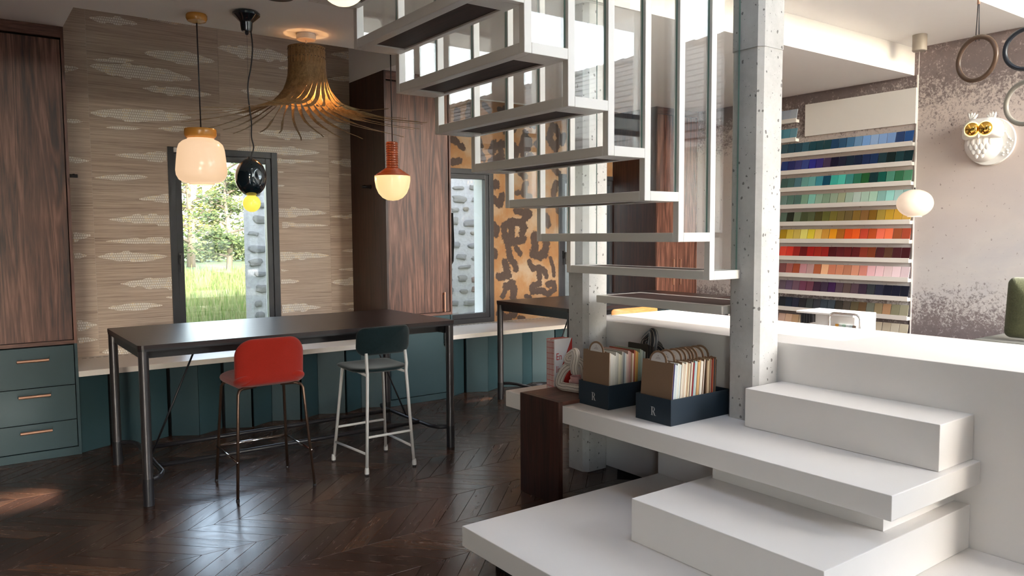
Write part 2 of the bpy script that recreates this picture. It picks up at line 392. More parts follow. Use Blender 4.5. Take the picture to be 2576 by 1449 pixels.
# floor: base, then chevron planks
fl = struct(G().box(XW, XE, YS, YN, -.12, -.006).out('floor', DARKGAP))
PIT, BAND, SEAM, XO = .13335, .3765, 4.225, .816
def plank_mesh(sgn, nm):
    h = BAND/2-.0006; g = G(); e = .0011; vv = []; hp = PIT/2-.0009
    for z, ins in ((-.008, 0), (-.0016, 0), (0, e)):
        hh = h-ins; pp = hp-ins*1.3
        vv += [(-hh*sgn-pp, -hh, z), (-hh*sgn+pp, -hh, z), (hh*sgn+pp, hh, z), (hh*sgn-pp, hh, z)]
    R = Matrix.Rotation(-sgn*PI/4, 4, 'Z'); vv = [R @ Vector(v) for v in vv]
    ff = [(3, 2, 1, 0), (8, 9, 10, 11)]+[(k+i, k+(i+1) % 4, k+4+(i+1) % 4, k+4+i) for k in (0, 4) for i in range(4)]
    return vv, ff
PM = {}
for sgn in (1, -1):
    vv, ff = plank_mesh(sgn, ''); me = bpy.data.meshes.new('plank'); me.from_pydata(vv, [], ff); me.materials.append(FLOORM); PM[sgn] = me
cand = []
for b in range(-16, 9):
    y0 = SEAM+BAND*b; sgn = 1 if b % 2 == 0 else -1
    if y0+BAND < YS or y0 > 6.3: continue
    for i in range(-30, 52):
        cx_ = XO+BAND/2+PIT*(i+.5); cy_ = y0+BAND/2
        if not (XW-.1 < cx_ < XE+.1): continue
        if cy_ > 6.35 and cx_ < .75: continue
        if 3.6 < cx_ < 4.25 and cy_ < 3.7: continue
        p = proj((cx_, cy_, 0)); area = 0
        if p and -80 < p[0] < 2656 and -60 < p[1] < 1560 and cy_ > 2.9 and not (cx_ > 2.75 and cy_ < 3.3) and not (cx_ > 3.7 and cy_ < 4.4) and not (p[0] > 1450):
            area = 1/p[2]**2
        cand.append((area, cx_, cy_, sgn))
cand.sort(reverse=True)
far = G()
for n_, (area, cx_, cy_, sgn) in enumerate(cand):
    if n_ < 300 and area > 0:
        o = bpy.data.objects.new('plank', PM[sgn]); COL.objects.link(o); o.parent = fl
        o.location = Vector((cx_, cy_, 0))-WL[fl.name]; o.rotation_euler = (0, 0, sgn*PI/4)
    else:
        vv, ff = plank_mesh(sgn, ''); R = Matrix.Rotation(sgn*PI/4, 4, 'Z')
        far.add([R @ v+Vector((cx_, cy_, 0)) for v in vv], ff)
stuff(far.out('plank_field', FLOORS, fl))

# walls
nw = G()
for a, b, c, d in rects_minus(XW, XE, 0, 3.7, [W1, W2, W3]): nw.box(a, b, YN, YN+.38, c, d)
wall_n = struct(nw.out('wall_north', WALLP))
SWIN = [(3.74, 7.12, .5, 2.82), (3.74, 7.12, 2.96, 4.35), (-1.3, .51, 3.42, 3.76), (-2.0, -.82, .05, 2.6)]  # last opening: unseen doors, added to brighten the left side and fronts
g = G()
for a, b, c, d in rects_minus(XW, XE, 0, ZH, SWIN): g.box(a, b, YS-.25, YS, c, d)
struct(g.out('wall_south', WALLP))
struct(G().box(1.0, XE+.6, -2.8, YS-.25, 4.36, 4.5).out('sun_block_eave', WALLP))  # unseen overhang, added to stop high sun reaching deep into the room
EWIN = [(-1.7, -.1, 1.5, 4.45)]
g = G()
for a, b, c, d in rects_minus(YS, YN, 0, ZH, EWIN): g.box(XE, XE+.25, a, b, c, d)
wall_e = struct(g.out('wall_east', WALLP))
struct(G().box(XW-.2, XW, YS, YN, 0, ZH).out('wall_west', WALNUT2))
struct(G().box(XE-.004, XE, 2.56, 6.9, .02, ZM-.002).out('wall_east_mural', PLASTER))
struct(G().box(XE-.012, XE-.004, 3.612, 3.622, .1, ZC).out('trim_1', WHITE))
# ceilings
RX0, RX1, RY0 = .70, 3.143, 5.647
g = G()
for a, b, c, d in rects_minus(XW, XE, 3.67, YN, [(RX0, RX1, RY0, YN)]): g.box(a, b, c, d, ZC, ZC+.16)
struct(g.out('ceiling', CEIL))
g = G().box(RX0-.02, RX1+.02, RY0-.02, YN+.3, 3.70, 3.78)
g.box(RX0-.02, RX0, RY0, YN, ZC+.16, 3.7).box(RX1, RX1+.02, RY0, YN, ZC+.16, 3.7).box(RX0, RX1, RY0-.02, RY0, ZC+.16, 3.7)
struct(g.out('ceiling_recess', CEIL))
struct(G().box(3.62, XE, 2.65, 3.65, ZM, ZM+.1).out('ceiling_middle', CEIL))
struct(G().box(3.62, XE, 3.65, 3.669, ZC, ZM+.1).out('ceiling_bulkhead', CEIL))
g = G().box(XW, 3.62, 3.65, 3.669, ZC, ZC+.16).box(XW, 3.62, 3.65, 3.75, ZC+.1605, ZH).box(3.62, 3.72, 2.65, 3.65, ZM+.1, ZH).box(3.62, XE, 2.65, 2.75, ZM+.1, ZH)
struct(g.out('wall_upper', WALLP))
ADDED_SKYL = [(2.0, 3.3, .9, 2.3)]  # unseen roof opening, added to brighten the tops of the white steps
g = G()
for a, b, c, d in rects_minus(XW-.2, XE+.25, YS-.25, 3.75, ADDED_SKYL): g.box(a, b, c, d, ZH, ZH+.16)
struct(g.out('ceiling_high', CEIL))
for n_, (a, b, c, d) in enumerate(ADDED_SKYL):
    q = thing('window_%d' % (8+n_), '', '', ((a+b)/2, (c+d)/2, ZH)); del q['label']; del q['category']; struct(q)  # frame of the added light opening
    for r in ((a, a+.05, c, d), (b-.05, b, c, d), (a+.05, b-.05, c, c+.05), (a+.05, b-.05, d-.05, d)): G().box(*r, ZH+.02, ZH+.1).out('window_frame', ANTH, q)
    G().box(a+.05, b-.05, c+.05, d-.05, ZH+.05, ZH+.058).out('pane', PANE, q)
    portal('portal_roof_%d' % n_, ((a+b)/2, (c+d)/2, ZH+.25), (0, 0, 0), b-a, d-c)

# wallpaper strips on the north wall, with crochet cloud patches
seams = [-.05, .935, 1.935, 2.92, 3.143]
for a, b in zip(seams, seams[1:]):
    g = G()
    for q in rects_minus(max(a, RX0-.0)+.0006, b-.0006, .598, 3.69, [W1]): g.box(q[0], q[1], YN-.003, YN, q[2], q[3])
    struct_o = g.out('wallpaper_strip', GRASSC, wall_n)
PATCH = [(224,346,44,60,22),(370,500,47,63,12),(363,540,133,155,32),(226,482,165,200,42),(234,336,151,153,12),(359,531,222,239,24),(227,482,284,296,34),(267,353,321,323,10),(397,500,323,326,14),(290,419,390,396,26),(238,372,447,446,16),(547,728,120,148,38),(700,727,171,171,10),(606,706,228,236,22),(559,669,278,284,20),(650,817,334,342,30),(594,803,376,384,28),(695,790,405,406,14),(161,197,174,172,18),(168,208,303,306,12),(174,224,402,405,14),(832,878,136,140,22),(825,880,198,199,16),(828,882,314,318,24),(830,886,407,411,24),(851,886,439,440,8),(350,424,501,498,22),(699,714,433,433,6),(699,716,467,467,8),(273,425,552,552,34),(267,427,607,606,19),(246,421,646,645,26),(185,229,595,592,24),(187,219,645,643,16),(303,432,714,712,32),(418,432,748,748,8),(271,409,775,768,19),(195,244,820,817,24),(197,247,856,854,16),(257,346,886,883,20),(701,822,533,536,30),(710,825,566,567,15),(832,890,545,545,14),(705,827,644,643,27),(859,892,631,630,11),(707,725,680,680,7),(852,894,678,678,12),(707,753,709,707,17),(834,894,710,709,26),(710,807,775,772,30),(858,895,764,763,12),(872,895,778,777,7)]
for px0, px1, py0, py1, h in PATCH:
    p = on_y(px0, py0, YN-.003); q = on_y(px1, py1, YN-.003); hz = h/2/300.0
    lcut = px1 in (419, 424, 425, 427, 432) ; rcut = px0 in (699, 701, 705, 707, 710, 695)
    L = q.x-p.x; n = max(10, int(L/.02)); up = []; lo = []; rr = random.Random(px0*7+py0); ku, kl = 1.0, 1.0
    for i in range(n+1):
        t = i/n
        prof = math.sin(PI*min(1, max(0, t)))**.62
        if lcut: prof = math.sin(PI*min(t*.5, .5))**.7
        if rcut: prof = math.sin(PI*(.5+t*.5))**.7
        if px0 < 200: prof = math.sin(PI*(.5+t*.5))**.7
        if px1 >= 875: prof = math.sin(PI*t*.5)**.7
        if i % 3 == 0: ku, kl = rr.uniform(.6, 1.12), rr.uniform(.6, 1.12)
        x = min(p.x+L*t, RX1-.002); z = p.z+(q.z-p.z)*t; x = max(x, RX0+.004)
        up.append((x, z+max(.002, hz*prof*ku))); lo.append((x, z-max(.002, hz*prof*kl)))
    pts = lo+up[::-1]
    G().prism(pts, YN-.0065, YN-.003, axis='y').out('crochet_patch', CROCHET, wall_n)

# leopard wallpaper as a fine sheet carrying the printed spots
STR6 = [([(1100,190),(1125,185)],25),([(1110,300),(1150,330),(1165,270)],22),([(1105,480),(1130,510),(1125,550)],20),([(1190,560),(1180,490),(1230,455),(1300,465),(1330,500),(1310,545)],22),([(1190,560),(1210,610),(1270,600),(1320,585)],25),([(1240,500),(1235,570)],25),([(1215,650),(1225,720),(1260,770),(1268,800)],20),([(1270,650),(1300,690)],16),([(1185,750),(1200,800),(1215,850),(1140,860)],22),([(1345,375),(1330,440),(1370,400),(1270,375)],20),([(1405,560),(1405,640),(1395,690),(1440,710),(1480,690),(1490,620)],27),([(1365,750),(1390,800),(1440,790),(1480,820),(1490,855)],17),([(1435,810),(1440,865)],20),([(1520,725),(1540,790),(1545,850)],13),([(1440,905),(1385,930),(1390,965),(1460,960),(1500,985),(1550,950),(1540,905),(1500,915)],19),([(1195,930),(1240,905),(1255,960),(1245,1010)],23),([(1170,1000),(1190,965)],16),([(1110,680),(1115,700)],22),([(1150,1130),(1200,1160),(1260,1130)],22),([(1370,1010),(1340,1000)],13),([(1290,1155),(1330,1165)],12),([(1340,180),(1320,250),(1370,280)],20),([(1270,250),(1340,240)],14),([(1540,250),(1560,180)],22),([(1500,480),(1490,420)],22),([(1580,380),(1560,330)],22)]
STR2 = [([(840,1060),(870,1075)],20),([(890,1100),(920,1120)],18),([(1040,1060),(1055,1110)],18),([(1190,1100),(1210,1150)],18),([(1130,1225),(1200,1190),(1220,1220)],22),([(840,1230),(890,1225)],20),([(1080,800),(1120,840)],18),([(1190,830),(1215,845)],15),([(1320,1190),(1330,1130)],18),([(1390,1010),(1375,1110)],22),([(1600,960),(1570,1050),(1620,1130),(1660,1050),(1620,970)],24),([(1340,1290),(1390,1340)],22)]
segs = []
for strokes, (ox, oy, sc) in ((STR6, (860, 400, 2.8986)), (STR2, (860, 0, 3.0188))):
    for pts, r in strokes:
        P = [on_y(ox+x/sc, oy+y/sc, YN) for x, y in pts]; rad = r*1.3/sc/215.0
        for a, b in zip(P, P[1:]): segs.append((a.x, a.z, b.x, b.z, rad))
for _ in range(46):
    x = random.choice([random.uniform(3.85, 4.7), random.uniform(5.75, 6.55), random.uniform(4.8, 5.7)]); z = random.uniform(2.3, 2.95) if 4.7 > x or x > 4.8 else 1
    a = random.uniform(0, 6.28); segs.append((x, z, x+.09*math.cos(a), z+.09*math.sin(a), random.uniform(.03, .05)))
xs = [3.826+.0125*i for i in range(221)]; zs = [.598+.0125*i for i in range(192)]
vv, ff, at, idx = [], [], [], {}
for a, x in enumerate(xs):
    near = [s for s in segs if min(s[0], s[2])-.2 < x < max(s[0], s[2])+.2]
    for b, z in enumerate(zs):
        idx[a, b] = len(vv); vv.append((x, YN-.003, z)); best = 0.0
        for x0, z0, x1, z1, r in near:
            dx, dz = x1-x0, z1-z0; t = max(0, min(1, ((x-x0)*dx+(z-z0)*dz)/(dx*dx+dz*dz+1e-9)))
            d = math.hypot(x-x0-dx*t, z-z0-dz*t); best = max(best, 1-d/(2*r))
        at.append(max(0, best))
for a in range(len(xs)-1):
    for b in range(len(zs)-1):
        mx, mz = xs[a]+.006, zs[b]+.006
        if any(w[0] < mx < w[1] and w[2] < mz < w[3] for w in (W2, W3)): continue
        ff.append((idx[a, b], idx[a+1, b], idx[a+1, b+1], idx[a, b+1]))
finish('leopard_wallpaper', vv, ff, LEO, wall_n, attrs={'spot': at})

# windows
def window(n, w, handle=True):
    x0, x1, z0, z1 = w; root = thing('window_%d' % n, '', '', ((x0+x1)/2, YN, z0))
    del root['label']; del root['category']; struct(root)
    y0, y1 = YN-.012, YN+.07; t = .055
    for a, b, c, d in ((x0, x0+t, z0, z1), (x1-t, x1, z0, z1), (x0+t, x1-t, z0, z0+t), (x0+t, x1-t, z1-t, z1)):
        G().box(a, b, y0, y1, c, d, bev=.003).out('window_frame', ANTH, root)
    s = .05
    sash = G()
    for a, b, c, d in ((x0+t, x0+t+s, z0+t, z1-t), (x1-t-s, x1-t, z0+t, z1-t), (x0+t+s, x1-t-s, z0+t, z0+t+s), (x0+t+s, x1-t-s, z1-t-s, z1-t)):
        sash.box(a, b, y0+.012, y1-.01, c, d, bev=.003)
    sh = sash.out('sash', ANTH, root)
    G().box(x0+t+s-.01, x1-t-s+.01, YN+.022, YN+.03, z0+t+s-.01, z1-t-s+.01).out('pane', NPANE, root)
    if handle:
        hz = 1.352 if n == 1 else 1.3; hx = x0+t+.02
        h = G().box(hx-.012, hx+.012, y0-.012, y0+.012, hz-.035, hz+.06, bev=.003).box(hx-.01, hx+.01, y0-.045, y0-.030, hz-.10, hz+.045, bev=.004).box(hx-.008, hx+.008, y0-.034, y0-.01, hz+.02, hz+.04)
        h.out('handle', BLACK, root)
    if n == 1:
        G().box(x0+.045, x0+.20, y0-.022, y0-.0005, z1-.045, z1-.006, bev=.004).out('opening_sensor', WHITE, root)
    # stone sill and reveal outside
    G().box(x0-.03, x1+.03, YN+.07, YN+.42, z0-.05, z0-.002).out('outer_sill', CONC, root)
    return root
window(1, W1); window(2, W2); window(3, W3)
def bigwin(n, w, axis, pos, mull):
    a0, a1, z0, z1 = w; root = thing('window_%d' % n, '', '', ((a0+a1)/2, pos, z0) if axis == 'y' else (pos, (a0+a1)/2, z0))
    del root['label']; del root['category']; struct(root)
    def bx(a, b, c, d, nm, mt, p0, p1):
        g = G(); g.box(a, b, p0, p1, c, d) if axis == 'y' else g.box(p0, p1, a, b, c, d); g.out(nm, mt, root)
    p0, p1 = (pos-.07, pos-.002) if axis == 'y' else (pos+.002, pos+.07)
    t = .06
    for q in ((a0, a0+t, z0, z1), (a1-t, a1, z0, z1), (a0+t, a1-t, z0, z0+t), (a0+t, a1-t, z1-t, z1)): bx(*q, 'window_frame', ANTH, p0, p1)
    es = [a0+t]+[a0+(a1-a0)*m for m in mull]+[a1-t]
    for m in mull: c = a0+(a1-a0)*m; bx(c-.03, c+.03, z0+t, z1-t, 'mullion', ANTH, p0, p1)
    for i, (a, b) in enumerate(zip(es, es[1:])):
        bx(a+(.03 if i else 0), b-(.03 if i < len(es)-2 else 0), z0+t, z1-t, 'pane', SPANE, (p0+p1)/2-.004, (p0+p1)/2+.004)
bigwin(4, SWIN[0], 'y', YS, (.333, .667)); bigwin(5, SWIN[1], 'y', YS, ()); bigwin(6, SWIN[2], 'y', YS, ()); bigwin(11, SWIN[3], 'y', YS, ()); bigwin(7, EWIN[0], 'x', XE, ())  # the doors opening is added for fill daylight
portal('portal_south_low', (5.43, YS-.3, 1.66), (PI/2, 0, 0), 3.4, 2.35)
portal('portal_south_high', (5.43, YS-.3, 3.66), (PI/2, 0, 0), 3.4, 1.4)
portal('portal_south_clerestory', (-.4, YS-.3, 3.59), (PI/2, 0, 0), 1.8, .34)
portal('portal_added_doors', (-1.41, YS-.3, 1.32), (PI/2, 0, 0), 1.18, 2.55)
portal('portal_east', (XE+.3, -.9, 2.98), (PI/2, 0, PI/2), 1.6, 2.95)
for nm, w in (('portal_north_a', W1), ('portal_north_b', W2), ('portal_north_c', W3)):
    portal(nm, ((w[0]+w[1])/2, YN+.45, (w[2]+w[3])/2), (-PI/2, 0, 0), w[1]-w[0], w[3]-w[2])
# ------------------------------------------------------------------ white steps, slabs and counter
BV = .004
def slab(name, b, label, cat='step', bev=BV): return tag(G().box(*b, bev=bev).out(name, WHITE), label, cat)
t = thing('platform_slab', 'wide low white floor slab in front of all the steps, nearest the camera', 'step', (2.69, 2.1, 0))
G().box(1.88, 3.495, 1.20, 2.986, .093, .19, bev=BV).out('slab', WHITE, t)
G().box(1.99, 3.495, 1.25, 2.87, 0, .0925).out('plinth', DARKGAP, t)
slab('step_block', (2.39, 3.495, 1.455, 2.387, .1905, .382), 'lower white step block standing on the low floor slab')
t = thing('bench_slab', 'long floating white slab carrying the two sample boxes', 'bench', (3.1, 2.6, .19))
G().box(2.766, 3.495, 1.42, 3.865, .481, .58, bev=BV).out('slab', WHITE, t)
G().box(2.90, 3.495, 1.52, 2.355, .3825, .4805).out('riser', WHITE, t)
G().box(3.20, 3.495, 2.36, 2.985, .1905, .4805).out('support', WHITE, t)
slab('step_block', (3.192, 3.495, 1.452, 2.395, .5805, .775), 'upper white step block sitting on the long slab beside the right column')
tag(G().box(3.4975, 4.36, .6, 3.955, 0.0005, .979, bev=BV).out('counter', WHITE), 'big white solid counter running behind the columns, sunlit on top', 'counter')

# wooden waterfall panel that wraps the slab's free end
t = thing('wooden_slab_wrap', 'dark walnut panel wrapping over the left end of the floating white slab', 'cabinet', (2.9, 3.48, 0))
G().box(2.735, 2.7655, 3.31, 3.672, .001, .603, bev=.0015).out('front_panel', WALNUT2, t)
G().box(2.7655, 3.20, 3.31, 3.672, .5805, .603, bev=.0015).out('top_panel', WALNUTH, t)

# concrete columns
def column(x0, x1, y0, y1, z0, z1, ch, label):
    p = [(x0+ch, y0), (x1-ch, y0), (x1, y0+ch), (x1, y1-ch), (x1-ch, y1), (x0+ch, y1), (x0, y1-ch), (x0, y0+ch)]
    return p
t = thing('concrete_column', 'pale pitted concrete column right of the staircase, lit on one side', 'column', (3.39, 2.5, .58))
p = column(3.294, 3.492, 2.404, 2.592, 0, 0, .024, '')
G().prism(p, .5805, 2.478).out('shaft', CONC, t); 
p2 = column(3.291, 3.494, 2.401, 2.595, 0, 0, .024, '')
G().prism(p2, 2.4785, ZH-.001).out('upper_shaft', CONC, t)
t = thing('concrete_column', 'pitted concrete column left of the sample boxes, behind the lowest treads', 'column', (3.38, 3.79, 0))
p = column(3.276, 3.486, 3.69, 3.885, 0, 0, .03, '')
G().prism(p, .0005, ZC-.001).out('shaft', CONC, t)

# ------------------------------------------------------------------ floating staircase
ST = thing('floating_staircase', 'cream steel staircase with open dark wood treads and tall glass panes', 'staircase', (3.0, 3.06, 1.1))
XK = lambda k: 3.511-.23*k
ZB = lambda k: .931+.193*k
YA, YB = 2.512, 3.612
ZTOP = 4.62
def tread(k, x0, x1, y0, y1):
    z0, z1 = ZB(k), ZB(k)+.045; fr = G()
    fw = .05
    fr.box(x0, x0+fw, y0, y1, z0, z1, bev=.005).box(x1-.03, x1, y0, y1, z0, z1, bev=.003)
    fr.box(x0+fw-.003, x1-.027, y0, y0+.10 if k > 1 else y0+.03, z0, z1-.0005).box(x0+fw-.003, x1-.027, y1-.09 if k > 1 else y1-.03, y1, z0, z1-.0005)
    f = fr.out('tread', STEEL, ST)
    ya, yb = (y0+.10, y1-.09) if k > 1 else (y0+.03, y1-.03)
    G().box(x0+fw-.002, x1-.031, ya, yb, z0+.008, z1-.001).out('wood_insert', TREADW, f)
tread(1, 3.262, 3.65, 2.60, 3.575)
for k in range(2, 12): tread(k, XK(k), XK(k)+.242, YA+.036, YB-.0365)
for k in range(2, 12):
    G().box(XK(k), XK(k)+.038, YA, YA+.0355, ZB(k), ZTOP, bev=.003).out('post', STEEL, ST)
    G().box(XK(k), XK(k)+.038, YB-.036, YB, ZB(k), ZTOP, bev=.003).out('post', STEEL, ST)
    xe = XK(k)+.23-.0005 if k > 2 else 3.290
    G().box(XK(k)+.0385, xe, YA, YA+.0355, ZB(k), ZB(k)+.045, bev=.002).out('side_rail', STEEL, ST)
    G().box(XK(k)+.0385, XK(k)+.2295, YB-.036, YB, ZB(k), ZB(k)+.045, bev=.002).out('side_rail', STEEL, ST)
def gpane(x0, x1, y, z0, z1):
    g = G(); g.box(x0, x1, y-.005, y+.005, z0, z1)
    # faces: bottom, top, -y, +y, -x, +x
    for i, fi in enumerate(g.f): g.m[i] = 0 if i in (2, 3) else 1
    g.out('glass_pane', [GLASS, GEDGE], ST)
for k in range(2, 12):
    xe = XK(k)+.2285 if k > 2 else 3.286
    gpane(XK(k)+.040, xe, YA+.02, ZB(k)+.046, ZTOP)
    gpane(XK(k)+.040, XK(k)+.2285, YB-.02, ZB(k)+.046, ZTOP)

# ------------------------------------------------------------------ cabinets along the north wall
def tall_cabinet(x0, x1, label, drawers, twodoor=False, left_side_light=False):
    y0, y1 = 6.2, YN-.001
    t = thing('tall_cabinet', label, 'cabinet', ((x0+x1)/2, 6.55, 0))
    sw = .018; zt = ZC-.001
    # carcass (walnut above, teal below)
    G().box(x0, x0+sw, y0, y1, .80, zt).out('side_panel', WALNUT2 if not drawers else WALNUT, t)
    G().box(x1-sw, x1, y0, y1, .80, zt).out('side_panel', WALNUT, t)
    G().box(x0+sw, x1-sw, y0, y1, zt-.075, zt).out('top_panel', WALNUTH, t)
    G().box(x0+sw, x1-sw, y0, y1, .80, .825).out('middle_panel', WALNUTH, t)
    G().box(x0+sw, x1-sw, y0+.05, y1, .10, zt-.075).out('carcass', DARKGAP, t)
    G().box(x0, x0+sw, y0, y1, 0.001, .80).out('side_panel', TEAL, t)
    G().box(x1-sw, x1, y0, y1, 0.001, .80).out('side_panel', TEAL, t)
    G().box(x0+sw, x1-sw, y0+.004, y1, 0.001, .058).out('plinth', TEAL, t)
    a, b = x0+sw+.006, x1-sw-.006
    if twodoor:
        m = (a+b)/2
        for q0, q1, hx in ((a, m-.002, m-.06), (m+.002, b, m+.06)):
            d = G().box(q0, q1, y0+.003, y0+.024, .829, zt-.082).out('door', WALNUT, t)
            G().box(hx-.006, hx+.006, y0-.016, y0+.004, .95, 1.25, bev=.002).out('handle', COPPER, d)
            G().box(q0, q1, y0+.003, y0+.024, .064, .796).out('lower_door', TEAL, t)
        return t
    d = G().box(a, b, y0+.012, y0+.034, .829, zt-.088).out('door', WALNUT, t)
    if drawers:
        for z0, z1, hz in ((.512, .790, .700), (.262, .506, .452), (.066, .256, .202)):
            w = G()
            # front with a slot recess above the rod handle
            hx0, hx1 = .330, .528; ox = x0-.16; hx0 += ox; hx1 += ox
            for r in rects_minus(a, b, z0, z1, [(hx0, hx1, hz-.004, hz+.028)]): w.box(r[0], r[1], y0+.003, y0+.024, r[2], r[3])
            w.box(hx0, hx1, y0+.019, y0+.0245, hz-.004, hz+.028)
            dr = w.out('drawer', TEAL, t)
            G().tube([(hx0+.004, y0-.006, hz), (hx1-.004, y0-.006, hz)], .0105, 10).tube([(hx0+.02, y0+.02, hz), (hx0+.02, y0-.004, hz)], .004, 6).tube([(hx1-.02, y0+.02, hz), (hx1-.02, y0-.004, hz)], .004, 6).out('handle', COPPER, dr, 'auto')
    else:
        hx = 3.733+(x0-3.143)
        G().box(hx-.007, hx+.007, y0-.022, y0-.010, .83, 1.016, bev=.003).box(hx-.006, hx+.006, y0-.011, y0+.013, .84, .856).box(hx-.006, hx+.006, y0-.011, y0+.013, .99, 1.006).out('handle', COPPER, d)
        ld = G().box(a, b, y0+.003, y0+.024, .066, .796).out('lower_door', TEAL, t)
        G().box(hx-.006, hx+.006, y0-.018, y0-.008, .50, .70, bev=.003).box(hx-.005, hx+.005, y0-.009, y0+.004, .51, .525).box(hx-.005, hx+.005, y0-.009, y0+.004, .675, .69).out('handle', GUN, ld)
    return t
tall_cabinet(.16, .70, 'tall walnut cabinet over teal drawers beside the grasscloth wallpaper', True)
tall_cabinet(-.384, .158, 'tall walnut cabinet over teal drawers, left of the other drawer cabinet', True)
tall_cabinet(3.143, 3.822, 'tall walnut cabinet with teal base between the two wallpapers', False)
tall_cabinet(6.58, 7.292, 'two-door walnut cabinet in the far corner beside the mural', False, True)
def hook(x, dx, y, z, label):
    g = G().tube([(x, y, z), (x+dx, y, z)], .013, 14).tube([(x, y, z), (x+dx*.12, y, z)], .02, 14)
    g.box(x+dx*.62, x+dx*.78, y-.006, y+.006, z+.010, z+.016)
    tag(g.out('coat_peg', BLACK, None, 'auto'), label, 'hook')
hook(.7005, .085, 6.5, 2.0, 'black coat peg on the side of the left walnut cabinet')
hook(3.1425, -.085, 6.5, 1.995, 'black coat peg on the dark side of the middle cabinet')
g = G()
bp = [(6.24, 1.76), (6.34, 1.76), (6.35, 1.45), (6.36, 1.28), (6.30, 1.24), (6.24, 1.30), (6.225, 1.5)]
g.prism(bp, 3.8235, 3.868, axis='x'); tag(g.out('black_bag', BLACKF), 'black cloth bag hanging on the right side of the middle cabinet', 'bag')

# console tops with folded teal panels below
def console(x0, x1, label, black):
    t = thing('wall_console', label, 'console', ((x0+x1)/2, 6.55, 0))
    G().box(x0, x1, 6.205, YN-.004, .556, .597, bev=.002).out('top', WHITE, t)
    vent = G()
    n = int((x1-x0-.2)/.05)
    for i in range(n): vent.box(x0+.1+i*.05, x0+.132+i*.05, 6.84, 6.848, .5972, .5978)
    vent.out('vent_slots', DARKGAP, t)
    n = round((x1-x0)/.21); w = (x1-x0)/n
    ys = [6.23, 6.34]
    for i in range(n):
        a, b = x0+w*i, x0+w*(i+1); ya, yb = ys[i % 2], ys[(i+1) % 2]
        ga = .022 if (i in black) else .0015
        p = [(a+ga, ya+(yb-ya)*ga/w), (b-.0015, yb), (b-.0015, yb+.02), (a+ga, ya+.02+(yb-ya)*ga/w)]
        G().prism(p, .001, .5555).out('fold_panel', TEAL, t)
    G().box(x0, x1, 6.39, 6.40, .001, .555).out('back_panel', DARKGAP, t)
console(.7015, 3.1415, 'long white wall shelf over folded dark teal panels under the grasscloth wallpaper', (1, 3, 5, 6, 8, 10))
console(3.8235, 6.5785, 'white wall shelf over folded teal panels under the leopard wallpaper', (1, 6, 10))

# ------------------------------------------------------------------ high tables
def high_table(x0, label, grp):
    y0, y1 = 4.725, 5.80; x1 = x0+2.105; dy = 0 if x0 < 2 else .10
    y0 += dy; y1 += dy
    t = thing('high_table', label, 'table', ((x0+x1)/2, (y0+y1)/2, 0), grp)
    r = .03; pts = []
    for c, (cx_, cy_) in enumerate(((x1-r, y1-r), (x0+r, y1-r), (x0+r, y0+r), (x1-r, y0+r))):
        for j in range(5): a = PI/2*c+PI/2*j/4; pts.append((cx_+r*math.cos(a), cy_+r*math.sin(a)))
    G().prism(pts, .912, .935).out('tabletop', TABTOP, t)
    G().prism([((x-(x0+x1)/2)*.9985+(x0+x1)/2, (y-(y0+y1)/2)*.998+(y0+y1)/2) for x, y in pts], .899, .9118).out('top_frame', BLACK, t)
    lx = (x0+.032, x1-.032); ly = (y0+.032, y1-.032)
    for x in lx:
        for y in ly:
            l = G().tube([(x, y, .15), (x, y, .8985)], .028, 20).out('leg', GUN, t, 'auto')
            G().tube([(x, y, .0005), (x, y, .16)], .0295, 20).out('foot_sleeve', BLACK, l, 'auto')
    g = G()
    for y in (y0+.16, y1-.16): g.box(x0+.06, x1-.06, y-.018, y+.018, .84, .898)
    for x in (x0+.05, x1-.05): g.box(x-.014, x+.014, y0+.06, y1-.06, .84, .898)
    g.out('apron', BLACK, t)
    for x, s in ((lx[0], 1), (lx[1], -1)):
        G().tube([(x+s*.02, ly[0]+.01, .150), (x+s*.075, ly[0]+.045, .150), (x+s*.105, ly[0]+.12, .150), (x+s*.105, ly[1]-.12, .150), (x+s*.075, ly[1]-.045, .150), (x+s*.02, ly[1]-.01, .150)], .0145, 12).out('end_stretcher', BLACK, t, True)
        G().tube([(x+s*.105, (y0+y1)/2-.03, .15), (x+s*.43, (y0+y1)/2-.03, .90)], .0065, 8).out('tie_rod', BLACK, t, True)
    for y in (y0+.30, y1-.30): G().tube([(lx[0]+.105, y, .15), (lx[1]-.105, y, .15)], .0145, 12).out('long_stretcher', BLACK, t, True)
    return t
high_table(.832, 'long dark high table with tubular legs under the pendant lamps', 'high tables')
high_table(4.11, 'dark high table behind the left column, in front of the leopard wallpaper', 'high tables')

